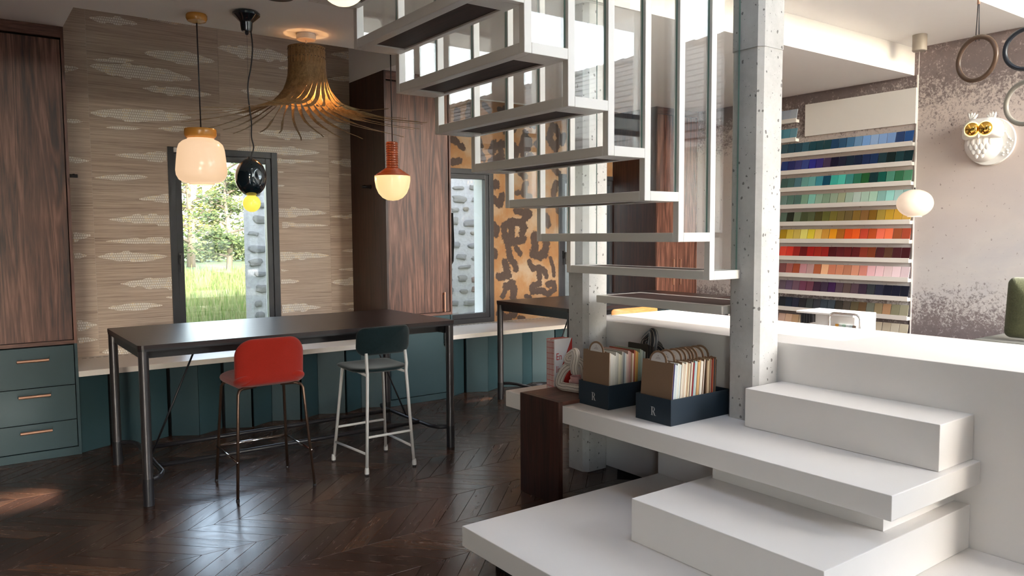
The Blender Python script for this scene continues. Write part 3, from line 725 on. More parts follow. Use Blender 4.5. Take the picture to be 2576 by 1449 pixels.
# ------------------------------------------------------------------ bar stools
def stool_red(cx, cy):
    t = thing('bar_stool', 'red wool bar stool with bronze legs at the long table', 'stool', (cx, cy, 0))
    yb = cy-.205
    def back(u, v, n):
        z = .80+v; y = yb+1.15*u*u-.06*(v)+n; return (cx+u, y+.0, z)
    G().pad(.42, .285, .042, back, n=48, rads=[.105, .105, .05, .05], er=.22).out('backrest', REDF, t, True)
    def seat(u, v, n):
        y = cy+.005+v; bulge = .010*math.cos(u*26)*math.cos(v*10) if n > 0 else 0
        return (cx+u, y, .675+n+bulge*(1 if n > .01 else 0)+ (.03*max(0, -(v+.12)/.08) if v < -.12 else 0))
    G().pad(.435, .42, .075, seat, n=48, rads=[.09, .09, .06, .06], er=.3).out('seat', REDF, t, True)
    feet = {(-1, -1): (cx-.235, cy-.232), (1, -1): (cx+.235, cy-.232), (-1, 1): (cx-.23, cy+.232), (1, 1): (cx+.23, cy+.232)}
    for (sx, sy), (fx, fy) in feet.items():
        tx, ty = cx+sx*.195, cy+sy*.17
        path = [(fx, fy, .004), (tx+sx*.003, ty+sy*.004, .615), (tx-sx*.006, ty-sy*.006, .634), (tx-sx*.03, ty-sy*.025, .643), (tx-sx*.12, ty-sy*.05, .643)]
        l = G().tube(path, .0088, 10).out('leg', BRONZE, t, True)
        G().tube([(fx, fy, .0005), (fx, fy, .012)], .0105, 10).out('glide', BLACK, l, 'auto')
    def at(sx, sy, z):
        fx, fy = feet[sx, sy]; tx, ty = cx+sx*.195, cy+sy*.17; k = z/.62
        return Vector((fx+(tx-fx)*k, fy+(ty-fy)*k, z))
    z = .228
    G().tube([at(-1, 1, z)+Vector((0, .004, 0)), at(1, 1, z)+Vector((0, .004, 0))], .0085, 8).out('footrest', CHROME, t, True)
    for s in (-1, 1): G().tube([at(s, 1, z)+Vector((s*.006, .01, 0)), at(s, -1, z-.005)+Vector((s*.006, -.012, 0))], .0065, 8).out('side_rail', CHROME, t, True)
stool_red(1.533, 4.752)
def stool_green(cx, cy):
    t = thing('bar_stool', 'dark green bar stool with white tubular frame at the table', 'stool', (cx, cy, 0))
    LEGW = paint('white_tube', (.70, .68, .66), .35, .5)
    def back(u, v, n): return (cx-.005+u, cy-.215+1.5*u*u+n-.10*v, .865+v)
    G().pad(.385, .185, .03, back, n=48, rads=[.055, .055, .06, .06], er=.2).out('backrest', GRNF, t, True)
    def seat(u, v, n): return (cx+u, cy+.0+v, .672+n-.012*math.cos(u*7)+(.012*(v/.2)**2))
    G().pad(.40, .40, .032, seat, n=48, rads=[.07, .07, .15, .15], er=.2).out('seat', GRNF, t, True)
    feet = {(-1, -1): (cx-.165, cy-.218), (1, -1): (cx+.18, cy-.222), (-1, 1): (cx-.21, cy+.212), (1, 1): (cx+.19, cy+.215)}
    tops = {(-1, -1): (cx-.14, cy-.20), (1, -1): (cx+.14, cy-.20), (-1, 1): (cx-.15, cy+.165), (1, 1): (cx+.15, cy+.165)}
    def at(s, z): (fx, fy), (tx, ty) = feet[s], tops[s]; k = z/.66; return Vector((fx+(tx-fx)*k, fy+(ty-fy)*k, z))
    for s in feet:
        path = [at(s, .03), at(s, .655)]
        if s[1] < 0: path += [Vector((tops[s][0]+s[0]*.004, tops[s][1]-.002, .70)), Vector((tops[s][0]-s[0]*.0, tops[s][1]+.012, .79))]
        else: path += [Vector((tops[s][0]-s[0]*.02, tops[s][1]-.02, .6555))]
        l = G().tube(path, .0105, 10).out('leg', LEGW, t, True)
        f = at(s, .0)
        G().lathe([(.0145, .010), (.0145, .032), (.012, .05)], f.x, f.y, 14).out('foot_cap', LEGW, l, 'auto')
        G().lathe([(.0125, .0005), (.0125, .0105)], f.x, f.y, 14).out('glide', BLACK, l, 'auto')
    for a, b, z in (((-1, 1), (1, 1), .24), ((-1, -1), (1, -1), .245), ((-1, -1), (-1, 1), .137), ((1, -1), (1, 1), .137)):
        G().tube([at(a, z), at(b, z)], .0085, 8).out('stretcher', LEGW, t, True)
    g = G()
    for sx in (-1, 1): g.tube([at((sx, -1), .645), (cx+sx*.12, cy+.10, .652)], .0085, 8)
    g.out('seat_bearer', LEGW, t, True)
stool_green(2.28, 4.722)

# plywood stool whose bent back shows above the counter
t = thing('bar_stool', 'bar stool with bent plywood backrest behind the white counter', 'stool', (4.62, 4.62, 0))
def back(u, v, n): return (4.60+u, 4.50+.9*u*u+n, .885+v)
G().pad(.54, .11, .014, back, n=32, rads=[.03]*4, er=.15).out('backrest', OAK, t, True)
def seat(u, v, n): return (4.62+u, 4.70+v, .63+n)
G().pad(.40, .38, .02, seat, n=32, rads=[.06]*4, er=.15).out('seat', OAK, t, True)
for sx in (-1, 1):
    G().tube([(4.62+sx*.20, 4.51, .0005), (4.62+sx*.17, 4.535, .60), (4.60+sx*.17, 4.545, .93)], .012, 10).out('leg', OAK, t, True)
    G().tube([(4.62+sx*.20, 4.90, .0005), (4.62+sx*.17, 4.86, .622)], .012, 10).out('leg', OAK, t, True)
G().tube([(4.45, 4.89, .25), (4.79, 4.89, .25)], .009, 8).out('footrest', OAK, t, True)
# ------------------------------------------------------------------ pendant lamps
def bulb(name, loc, watt, col=(1, .72, .42), r=.03):
    l = bpy.data.lights.new(name, 'POINT'); l.energy = watt; l.color = col; l.shadow_soft_size = r
    o = bpy.data.objects.new(name, l); COL.objects.link(o); o.location = loc; return o
OPAL = glow('opal_glass_warm', (1, .66, .40), .80, (.5, .42, .36))
OPALY = glow('opal_glass_yellow', (1, .70, .32), .95, (.5, .45, .35))
OPALP = glow('opal_glass_pale', (1, .74, .55), .62, (.5, .45, .4))
BULBY = glow('yellow_bulb', (1, .72, .09), 1.1, (.5, .4, .1))
BULBW = glow('white_globe', (1, .80, .5), 1.6, (.6, .5, .4))
WHT = paint('white_plastic', (.78, .74, .70), .45)
# mustard-capped jar lamp
x, y = 1.373, 5.365
t = thing('pendant_lamp', 'opal glass jar pendant with mustard cap, leftmost over the table', 'lamp', (x, y, 1.89))
G().lathe([(.060, ZC-.0005), (.066, 2.99), (.066, 2.972), (.058, 2.955), (.03, 2.945), (.0, 2.944)], x, y, 32).out('canopy', MUSTARD, t, 'auto')
G().tube([(x, y, 2.945), (x+.004, y, 2.26)], .0045, 8).out('cord', BLACK, t, True)
G().lathe([(.0, 2.258), (.098, 2.258), (.101, 2.25), (.101, 2.218), (.094, 2.205), (.084, 2.196), (.0, 2.196)], x, y, 36).out('cap', MUSTARD, t, 'auto')
G().lathe([(.082, 2.1955), (.088, 2.19), (.115, 2.178), (.138, 2.155), (.148, 2.12), (.157, 2.04), (.162, 1.985), (.158, 1.955), (.142, 1.925), (.11, 1.907), (.082, 1.902), (.078, 1.893), (.0, 1.893)], x, y, 40).out('shade', OPAL, t, 'auto')
# navy glass lamp
x, y = 1.621, 5.126
t = thing('pendant_lamp', 'glossy navy egg-shaped glass pendant with round yellow bulb', 'lamp', (x, y, 1.71))
G().lathe([(.078, ZC-.0005), (.088, 2.988), (.086, 2.975), (.06, 2.952), (.042, 2.935), (.04, 2.93), (.035, 2.885), (.03, 2.875), (.0, 2.875)], x, y, 32).out('canopy', NAVYGL, t, 'auto')
G().lathe([(.0, 2.875), (.01, 2.875), (.013, 2.868), (.008, 2.855), (.0, 2.852)], x, y, 12).out('cord_grip', BLACK, t, 'auto')
pts = [(x+.02, y-.02, 2.88), (x+.028, y-.02, 2.78), (x+.016, y-.02, 2.66), (x-.004, y-.01, 2.54), (x-.004, y-.01, 2.44), (x+.01, y-.01, 2.30), (x+.008, y-.01, 2.20), (x+.02, y-.01, 2.13), (x+.002, y, 2.066)]
sm = []
for i in range(len(pts)-1):
    p0, p1, p2, p3 = [Vector(pts[min(max(j, 0), len(pts)-1)]) for j in (i-1, i, i+1, i+2)]
    for s in range(5):
        u = s/5; sm.append(.5*((2*p1)+(p2-p0)*u+(2*p0-5*p1+4*p2-p3)*u*u+(3*p1-p0-3*p2+p3)*u**3))
sm.append(Vector(pts[-1])); G().tube(sm, .0048, 8).out('cord', BLACK, t, True)
G().tube([(x, y, 2.86), (x, y, 2.06)], .0009, 5).out('steel_wire', GUN, t)
v, f, nu, nv = [], [], 48, 26
for i in range(nv+1):
    a = PI*i/nv; zz = math.cos(a)
    for j in range(nu):
        b = 2*PI*j/nu; d = Vector((math.sin(a)*math.cos(b), math.sin(a)*math.sin(b), zz)); r = 1.0
        for dn, wd_, dp in ((Vector((.25, -.95, .1)), .42, .16), (Vector((-.8, -.5, -.1)), .35, .10), (Vector((.9, .2, .1)), .4, .14)):
            q = (d-dn.normalized()).length; r -= dp*math.exp(-(q/wd_)**2)
        v.append((x+.1*r*d.x, y+.1*r*d.y, 1.936+.124*r*d.z))
for i in range(nv):
    for j in range(nu): f.append((i*nu+j, (i+1)*nu+j, (i+1)*nu+(j+1) % nu, i*nu+(j+1) % nu))
finish('body', v, f, NAVYGL, t, True)
G().lathe([(.0, 2.072), (.018, 2.07), (.02, 2.055), (.01, 2.045)], x, y, 14).out('collar', BLACK, t, 'auto')
G().sphere((x, y, 1.766), .057, 28, 18).out('bulb', BULBY, t, True)
# flared wooden slat lamp
x, y = 2.144, 5.437
t = thing('pendant_lamp', 'wide wooden pendant whose thin slats flare out in a swirl', 'lamp', (x, y, 2.3))
G().lathe([(.066, ZC-.0005), (.069, 2.995), (.069, 2.962), (.064, 2.957), (.0, 2.957)], x, y, 32).out('canopy', WHT, t, 'auto')
G().lathe([(.006, 2.957), (.007, 2.93), (.004, 2.92), (.003, 2.78)], x, y, 10).out('stem', WHT, t, 'auto')
NS = 30
SP = [(0, .13, 2.905), (.2, .13, 2.775), (.34, .138, 2.675), (.46, .175, 2.575), (.57, .255, 2.495), (.7, .41, 2.43), (.85, .61, 2.385), (1, .82, 2.36)]
for i in range(NS):
    a0 = 2*PI*i/NS; rr = random.Random(i*3+1); reach = .86*rr.uniform(.93, 1.06); tipz = 2.37+rr.uniform(-.03, .03)
    path = []
    for s in range(17):
        u = s/16
        for (ua, ra, za), (ub, rb, zb) in zip(SP, SP[1:]):
            if ua <= u <= ub: w = (u-ua)/(ub-ua); r, z = ra+(rb-ra)*w, za+(zb-za)*w
        if u > .6: k2 = (u-.6)/.4; r += (reach-.82)*k2; z += (tipz-2.36)*k2
        tw = 0 if u < .18 else -1.25*(1-max(0, 1-(u-.18)/.82)**1.9)
        path.append((r, a0+tw, z, .0130 if u < .2 else .0130+.0035*(u-.2)/.3 if u < .5 else (.0165-.0118*((u-.5)/.5)**.7)))
    v, f = [], []
    P = [Vector((x+r*math.cos(a), y+r*math.sin(a), z)) for r, a, z, w in path]
    for k, (r, a, z, w) in enumerate(path):
        tg = (P[min(k+1, 16)]-P[max(k-1, 0)]).normalized(); rad = Vector((math.cos(a), math.sin(a), 0))
        side = tg.cross(rad).normalized() if abs(tg.dot(rad)) < .92 else tg.cross(Vector((0, 0, 1))).normalized()
        nn = side.cross(tg).normalized(); hw = w; th = .0011
        v += [P[k]+side*hw+nn*th, P[k]-side*hw+nn*th, P[k]-side*hw-nn*th, P[k]+side*hw-nn*th]
    for k in range(16):
        for q in range(4): f.append((k*4+q, k*4+(q+1) % 4, k*4+4+(q+1) % 4, k*4+4+q))
    f += [(3, 2, 1, 0), (64, 65, 66, 67)]
    sl = finish('slat', v, f, SLATW, t)
    rv = G()
    for z in (2.888, 2.826): rv.sphere((x+.1315*math.cos(a0), y+.1315*math.sin(a0), z), .0034, 8, 5)
    rv.out('rivet', BLACK, sl)
rg = G()
rg.lathe([(.127, 2.90), (.127, 2.89), (.121, 2.89), (.121, 2.90)], x, y, 32, cap=False)
for q in range(3): a = q*PI/3; rg.box(-.0, .0, 0, 0, 0, 0) if False else rg.tube([(x+.124*math.cos(a), y+.124*math.sin(a), 2.895), (x-.124*math.cos(a), y-.124*math.sin(a), 2.895)], .004, 6)
rg.out('top_ring', BLACK, t)
G().sphere((x, y, 2.70), .04, 20, 14).lathe([(.018, 2.74), (.018, 2.80)], x, y, 14).out('bulb', glow('slat_lamp_bulb', (1, .66, .34), 7.0), t, True)
bulb('slat_lamp_light', (x, y, 2.62), 1.5, (1, .55, .22), .04)
# terracotta lamp
x, y = 2.695, 5.2
t = thing('pendant_lamp', 'ribbed terracotta pendant with glowing glass bowl beside the walnut cabinet', 'lamp', (x, y, 1.81))
G().lathe([(.055, ZC-.0005), (.055, 2.975), (.0, 2.972)], x, y, 24).out('canopy', ORANGE, t, 'auto')
G().tube([(x, y, 2.973), (x+.003, y, 2.245)], .0042, 8).out('cord', BLACK, t, True)
prof = [(.0, 2.243), (.040, 2.243)]
nr = 11
for i in range(nr): z = 2.240-.0172*i; prof += [(.0405, z), (.0455, z-.005), (.0455, z-.011), (.0405, z-.016)]
for i in range(7): z = 2.050-.0085*i; r = .046+.0125*i; prof += [(r, z), (r+.011, z-.002), (r+.0125, z-.0075)]
prof += [(.131, 1.992), (.0, 1.992)]
sk = G().lathe(prof, x, y, 40).out('socket', ORANGE, t, 'auto')
dots = G()
for j in range(8):
    a = 2*PI*j/8
    for i in range(nr): dots.sphere((x+.0463*math.cos(a), y+.0463*math.sin(a), 2.2322-.0172*i), .0026, 6, 4)
dots.out('glaze_dots', WHT, sk)
G().lathe([(.131, 1.9915), (.133, 1.985), (.132, 1.955), (.123, 1.905), (.104, 1.862), (.075, 1.83), (.04, 1.813), (.0, 1.808)], x, y, 40).out('shade', OPALY, t, 'auto')
# globe by the mural
x, y = 6.85, 3.39
t = thing('pendant_lamp', 'pale round glass globe pendant in front of the colour cards', 'lamp', (x, y, 1.67))
G().lathe([(.058, ZM-.0005), (.058, 3.118), (.052, 3.112), (.0, 3.112)], x, y, 32).out('canopy', paint('taupe_canopy', (.33, .29, .25), .5), t, 'auto')
G().tube([(x, y, 3.112), (x, y, 1.915)], .0022, 6).out('cord', WHT, t, True)
pr = []
for i in range(0, 22):
    a = PI*(i/24.0); pr.append((.148*math.sin(a), 1.803+.122*math.cos(a)))
pr += [(.06, 1.684), (.0, 1.684)]
G().lathe([(.0, 1.925)]+pr[1:], x, y, 40).out('shade', OPALP, t, 'auto')
G().lathe([(.009, 1.94), (.009, 1.924)], x, y, 10).out('cord_grip', BLACK, t, 'auto')
# two lamps just entering at the top
gp = CAMP+ray(862, -46)*2.5
t = thing('pendant_lamp', 'bright white globe lamp cut by the top edge before the upper tread', 'lamp', (gp.x, gp.y, gp.z-.08))
G().sphere(gp, .0775, 28, 18).out('globe', BULBW, t, True)
G().lathe([(.025, gp.z+.07), (.025, gp.z+.125), (.0, gp.z+.13)], gp.x, gp.y, 16).out('socket', BLACK, t, 'auto')
G().tube([(gp.x, gp.y, gp.z+.13), (gp.x, gp.y, ZH-.001)], .004, 8).out('cord', BLACK, t, True)
dp = CAMP+ray(701, -6)*4.6
t = thing('pendant_lamp', 'dark dome pendant whose rim just shows at the top edge', 'lamp', (dp.x, dp.y, dp.z))
G().lathe([(.088, dp.z), (.09, dp.z+.004), (.075, dp.z+.06), (.03, dp.z+.09), (.012, dp.z+.10), (.0, dp.z+.101)], dp.x, dp.y, 32).out('shade', paint('taupe_shade', (.10, .07, .055), .5), t, 'auto')
zc_ = ZC if dp.y > 3.65 else ZH
G().tube([(dp.x, dp.y, dp.z+.1), (dp.x, dp.y, zc_-.0005)], .003, 6).out('cord', BLACK, t, True)
# ring lamps on straps
def ring(cx_px, cy_px, rpx, X, mat, label, tilt, strap, cord2):
    c = on_x(cx_px, cy_px, X); d = (c-CAMP).dot(AF); R = rpx*d/FPX
    t = thing('ring_lamp', label, 'lamp', (c.x, c.y, c.z-R))
    nrm = Vector((math.cos(tilt), math.sin(tilt), .0)); side = Vector((-nrm.y, nrm.x, 0)); up = Vector((0, 0, 1))
    P = [c+side*(R*math.cos(a))+up*(R*math.sin(a)) for a in [2*PI*i/48 for i in range(48)]]
    G().tube(P, R*.115, 14, closed=True).out('ring', mat, t, True)
    L = []
    for i in range(-5, 6): a = -PI/2+i*.05; L.append(c+side*(R*.985*math.cos(a))+up*(R*.985*math.sin(a))-up*R*.098)
    G().tube(L, R*.03, 8).out('light_strip', glow('ring_light_strip', (1, .8, .62), 3.0), t, True)
    top = c+up*(R*.98)
    zt = ZM if top.y > 2.65 else ZH
    if cord2:
        for s in (-1, 1): G().tube([top+side*(.012*s)-up*.02, top+side*(.004*s)+up*(R*1.55), (top.x, top.y, top.z+R*1.6)], .0028, 6).out('cord', BLACK, t, True)
        G().tube([(top.x, top.y, top.z+R*1.55), (top.x, top.y, top.z+R*1.9)], .0085, 10).out('leather_sleeve', COPPER, t, True)
        G().tube([(top.x, top.y, top.z+R*1.9), (top.x, top.y, zt-.0005)], .0035, 6).out('strap', BLACK, t, True)
    else: G().tube([top-up*.005, (top.x, top.y, zt-.0005)], .0032, 6).out('cord', BLACK, t, True)
BRN = paint('brown_lacquer', (.09, .05, .03), .35); BLU = paint('blue_black_lacquer', (.012, .015, .022), .35); GRY = paint('grey_lacquer', (.26, .245, .215), .4)
ring(2457, 148, 53, 5.2, BRN, 'brown ring lamp hanging on two cords from a leather sleeve', 2.85, True, True)
ring(2585, 122, 50, 5.2, BLU, 'blue-black ring lamp cut by the right edge', 3.25, False, False)
ring(2582, 258, 53, 5.4, GRY, 'grey ring lamp at the right edge, lowest of the three', 2.9, False, False)

# ------------------------------------------------------------------ mural wall: blank panel, ledges, colour cards, owl
tag(G().box(XE-.026, XE-.0045, 3.617, 4.762, 2.556, 2.885, bev=.002).out('blank_panel', WHITE), 'blank white panel on the mural wall above the colour cards', 'panel')
ROWS = ['3f5a64 2f4f5e 2c4a5a 375f70 1f4a56 20454f 23474f 22456a 2f5578 46729a 6f97c0 79a5de 95b3de 86a8da 7d9fd3 2c4370 28508a',
 '2a3f78 2a2f66 3f4078 3a4a8e 2f2f8f 3a2f7a 4a3a5a 14142e 20243c 1a2c3f 16233f 1c2f5c 1a3460 1f3a44 122528 1c3f46 0f2f36',
 '45605c 4a6a68 4f7480 69a09c 6aa9a8 3f8fa0 0f4a66 3fb0a4 52c2b4 3f8f8c 2a7058 1f5a30 0f3338 0a5a50 4f8f7c 347050 4f8a6c',
 '6f8a84 5a7a70 50706a 7aa08a 7fbcb0 8fae9c 7f9a84 94a894 9fa88c 9db4a6 b4c8c2 a8c4b8 aacfbe 86b4b0 98d4d0 a4c8c8 8fb8b8',
 '566a5e 2a2f26 6a7862 4a5236 5a6244 4f4a24 6a6a34 7f7434 7a6a3a 76643c 8a6c30 8a6438 84601f a88f40 c09a34 c89c3a c8a050',
 'a8861f d0b84a cab45a e4dc7a e0cc3f e8c46a d09a40 f0a020 b06a24 e0561f ee6224 c84a34 bc5024 f0745a f07450 9a5030 a84a34',
 'e04a3a d83c30 9c2420 6c1418 a8201c a0281c 98201c 4a0c14 5a1a20 601a1c 5c1a1e 843424 7c3a20 4c2024 5c3c2c 4a1e24 44161e',
 '7c4a4c a05c58 9c4a30 bc8890 b49090 a85c3c e8b48c c47a60 c88468 b87a60 d09078 cc8478 e4b4bc e8c4cc dcc4c8 e8d0d8 d4c0c8',
 '5a4c58 5c4a62 6c5060 6a3850 6c3c4c 3c2438 3c2c40 3a1a48 54424e 5c4a48 54404a 38283a 34383e 26283c 14162a 15172c 161828',
 '24282e 1f2838 26283a 262428 3a3e3e 36383e 38424c 3c4650 38342e 504840 5c523c 644c34 6e7064 8c7c60 a47f60 7f7c66 94907c',
 'c8a898 c9a890 b89878 b09a80 a89a84 8c7c6c 7c6c60 8a7a6c 9c8c7c a89888 b8a898 c4b4a8 c8b8ac c4b8a4 bcb09c c8c0b0 c0b8a4']
def cname(h):
    r, g, b = [int(h[i:i+2], 16) for i in (0, 2, 4)]; mx, mn = max(r, g, b), min(r, g, b); l = (mx+mn)/510; s = (mx-mn)/max(mx, 1)
    tone = 'very dark' if l < .14 else 'dark' if l < .3 else 'mid' if l < .52 else 'light'
    if s < .14: return tone+' grey'
    hh = 0
    d = mx-mn
    if mx == r: hh = ((g-b)/d) % 6
    elif mx == g: hh = (b-r)/d+2
    else: hh = (r-g)/d+4
    hh *= 60
    nm = 'red' if hh < 14 or hh > 345 else 'orange' if hh < 32 else 'ochre' if hh < 48 else 'yellow' if hh < 64 else 'green' if hh < 160 else 'teal' if hh < 195 else 'blue' if hh < 238 else 'violet' if hh < 290 else 'plum'
    if s < .35: nm = 'greyish '+nm
    return tone+' '+nm
CW, CH = .078, .112
def card_mesh():
    me = bpy.data.meshes.new('colour_card'); g = G().box(-.003, .003, -CW/2, CW/2, 0, CH)
    me.from_pydata(g.v, [], g.f); return me
CARD = card_mesh(); cmats = {}
def card(y, z, h, label, grp, jit):
    if h not in cmats: cmats[h] = paint('card_'+h, hexc(h, 1.12)[:3], .55, .3, var=.01)
    o = bpy.data.objects.new('colour_card', CARD); COL.objects.link(o)
    if not CARD.materials: CARD.materials.append(cmats[h])
    o.material_slots[0].link = 'OBJECT'; o.material_slots[0].material = cmats[h]
    o.location = (XE-.052, y, z); o.rotation_euler = (jit, math.radians(14), 0); WL[o.name] = Vector(o.location)
    tag(o, label, 'colour card', grp)
for i, row in enumerate(ROWS):
    z = 2.396-.1812*i
    tag(G().box(XE-.062, XE-.0045, 3.624, 5.03, z-.044, z-.012).box(XE-.066, XE-.058, 3.624, 5.03, z-.044, z).out('picture_ledge', WHITE), 'narrow white ledge for colour cards, %s from the top of the long ones' % ORD[i], 'shelf', 'long card ledges')
    hs = row.split()
    for j, h in enumerate(hs):
        y = 5.03-.0826*(j+.52)
        if i == 10 and 3 <= j <= 9: pass
        card(y, z-.011, h, '%s card on the %s long ledge, %s from its right end' % (cname(h), ORD[i], ORD[len(hs)-1-j]), 'colour cards', random.uniform(-.02, .02))
for i, (z, hs) in enumerate(((2.755, ('aeb8c6', 'a9b4c6', 'a2b0c4')), (2.556, ('6a94a6', '568da0', '4a7f90')))):
    tag(G().box(XE-.062, XE-.0045, 4.842, 5.12, z-.044, z-.012).box(XE-.066, XE-.058, 4.842, 5.12, z-.044, z).out('picture_ledge', WHITE), 'short white ledge left of the blank panel, %s one' % ('upper', 'lower')[i], 'shelf', 'short card ledges')
    for j, h in enumerate(hs): card(4.842+.0826*(j+.52), z-.011, h, '%s card on the %s short ledge, %s from its right end' % (cname(h), ('upper', 'lower')[i], ORD[j]), 'colour cards', 0)

# owl wall lamp
PORC = paint('white_bisque', (.80, .78, .76), .45, .4, var=.01); GOLD = paint('gold_mirror', (.85, .52, .12), .08, .5, metal=1.0)
ox = XE-.0045
def OW(px_, py_, dx=.03): p = on_x(px_, py_, XE-dx); return (p.y, p.z)
pc = OW(2489, 356); hc = OW(2469, 324, .12); bc = OW(2467, 362, .09)
t = thing('owl_lamp', 'white porcelain owl wall lamp with gold eyes on a round plate', 'lamp', (ox, pc[0], pc[1]-.21))
def disc(r, x0, x1, cy_, cz_, n=56):
    g = G(); pf = [(0, x0), (r*.96, x0), (r, x0-(x0-x1)*.5), (r*.97, x1), (r*.86, x1+.006), (0, x1+.006)]
    v, f = [], []
    for rr_, xx in pf:
        for j in range(n): a = 2*PI*j/n; v.append((xx, cy_+rr_*math.cos(a), cz_+rr_*math.sin(a)))
    for i in range(len(pf)-1):
        for j in range(n): f.append((i*n+j, i*n+(j+1) % n, (i+1)*n+(j+1) % n, (i+1)*n+j))
    return g.add(v, f)
disc(.205, ox, ox-.03, *pc).out('plate', PORC, t, 'auto')
bd = G(); ro_ = random.Random(5)
for j in range(34):
    a = -2.3-j*.098; rad = ro_.uniform(.135, .185); bd.sphere((ox-.028, pc[0]+rad*math.cos(a), pc[1]+rad*math.sin(a)), ro_.choice((.005, .007, .010)), 8, 6)
bd.out('beads', PORC, t, True)
by, bz = bc
ob = G().sphere((ox-.03, by, bz), .150, 32, 20, sx=.72, sy=1.0, sz=1.0)
for q in ob.v: q.x = min(q.x, ox-.001)
ob.out('body', PORC, t, True)
G().pad(.315, .175, .17, lambda u, v, n: (ox-.085+n, hc[0]+u*(1-.10*max(0, v)/.09), hc[1]+.008+v-.35*u*u), n=44, rads=[.085, .085, .03, .03], er=.38).out('head', PORC, t, True)
fe = G()
for r_ in range(4):
    for q in range(7):
        yy = by-.126+.042*q+(.021 if r_ % 2 else 0); zz = bz+.012-.036*r_
        if abs(yy-by) > .125-.022*r_: continue
        dx = .108*math.sqrt(max(.03, 1-((yy-by)/.15)**2-((zz-bz)/.155)**2))
        fe.sphere((ox-.03-dx+.006, yy, zz), .026, 12, 8, sx=.42, sy=.78, sz=1.25)
fe.out('feathers', PORC, t, True)
for s, (ey, ez) in ((1, OW(2443, 325, .19)), (-1, OW(2477, 322, .19))):
    e = G().sphere((ox-.172, ey, ez), .056, 28, 18, sx=.7).out('eye', GOLD, t, True)
    P = [Vector((ox-.168, ey+.059*math.cos(a), ez+.059*math.sin(a))) for a in [2*PI*i/32 for i in range(32)]]
    G().tube(P, .006, 8, closed=True).out('eye_glow', glow('owl_eye_glow', (1, .62, .18), 2.6), e, True)
    er = G(); ky, kz = OW(2444, 301, .09) if s > 0 else OW(2498, 299, .09)
    for q in range(4):
        a = PI/2+s*.2-s*(-.55+.36*q); L = .055
        m0 = Vector((ox-.085, ky, kz-.012)); d_ = Vector((0, math.cos(a), math.sin(a)))
        er.tube([m0, m0+d_*L*.5, m0+d_*L, m0+d_*L*1.35], [.006, .013, .011, .002], 8)
    er.out('ear_tuft', PORC, t, True)
be = OW(2461, 340, .19); G().lathe([(.0, be[1]-.03), (.013, be[1]-.006), (.009, be[1]+.012), (.0, be[1]+.022)], ox-.182, be[0], 12).out('beak', PORC, t, True)

# ------------------------------------------------------------------ sample boxes on the slab
def serif_R(x, y, z, h, mat, parent):
    # built from strokes: serif stem, bowl and leg; lies on a face whose normal is -X, u runs to -Y
    g = G(); k = h
    def P(u, v): return (y-u*k, z+v*k)
    def poly(pts): g.prism([P(u, v) for u, v in pts], x-.0012, x-.0002, axis='x')
    poly([(.10, .0), (.24, .0), (.24, 1.0), (.10, 1.0)])
    poly([(.0, .0), (.34, .0), (.34, .035), (.0, .035)]); poly([(.0, .965), (.24, .965), (.24, 1.0), (.0, 1.0)])
    n = 10; out = []; inn = []
    for i in range(n+1):
        a = PI/2-PI*i/n; out.append((.34+.27*math.cos(a), .735+.265*math.sin(a))); inn.append((.33+.15*math.cos(a), .735+.23*math.sin(a)))
    for i in range(n): poly([out[i], out[i+1], inn[i+1], inn[i]])
    poly([(.24, .965), (.34, .965), (.34, 1.0), (.24, 1.0)]); poly([(.24, .47), (.34, .47), (.34, .505), (.24, .505)])
    poly([(.33, .47), (.47, .47), (.68, .0), (.53, .0)]); poly([(.60, .0), (.80, .0), (.80, .035), (.62, .035)])
    return g.out('letter_R', mat, parent)
LETTER = paint('silver_print', (.5, .5, .5), .5); LABELW = paint('paper_label', (.62, .58, .56), .7)
def sample_box(y0, y1, label, x1=3.36):
    x0, z0 = 2.893, .5805
    t = thing('sample_box', label, 'box', ((x0+x1)/2, (y0+y1)/2, z0), 'sample boxes')
    w = .006; H = .134
    g = G().box(x0, x1, y0, y1, z0, z0+w)
    g.box(x0, x0+w, y0, y1, z0+w, z0+H, bev=.001).box(x1-w, x1, y0, y1, z0+w, z0+H, bev=.001).box(x0+w, x1-w, y0, y0+w, z0+w, z0+H, bev=.001).box(x0+w, x1-w, y1-w, y1, z0+w, z0+H, bev=.001)
    g.out('tray', NAVYBOX, t)
    serif_R(x0, (y0+y1)/2+.013, z0+.036, .044, LETTER, t)
    return t
sample_box(2.615, 2.861, 'navy sample box with letter R beside the right column')
sample_box(3.070, 3.318, 'navy sample box with letter R, left one of the two', 3.31)
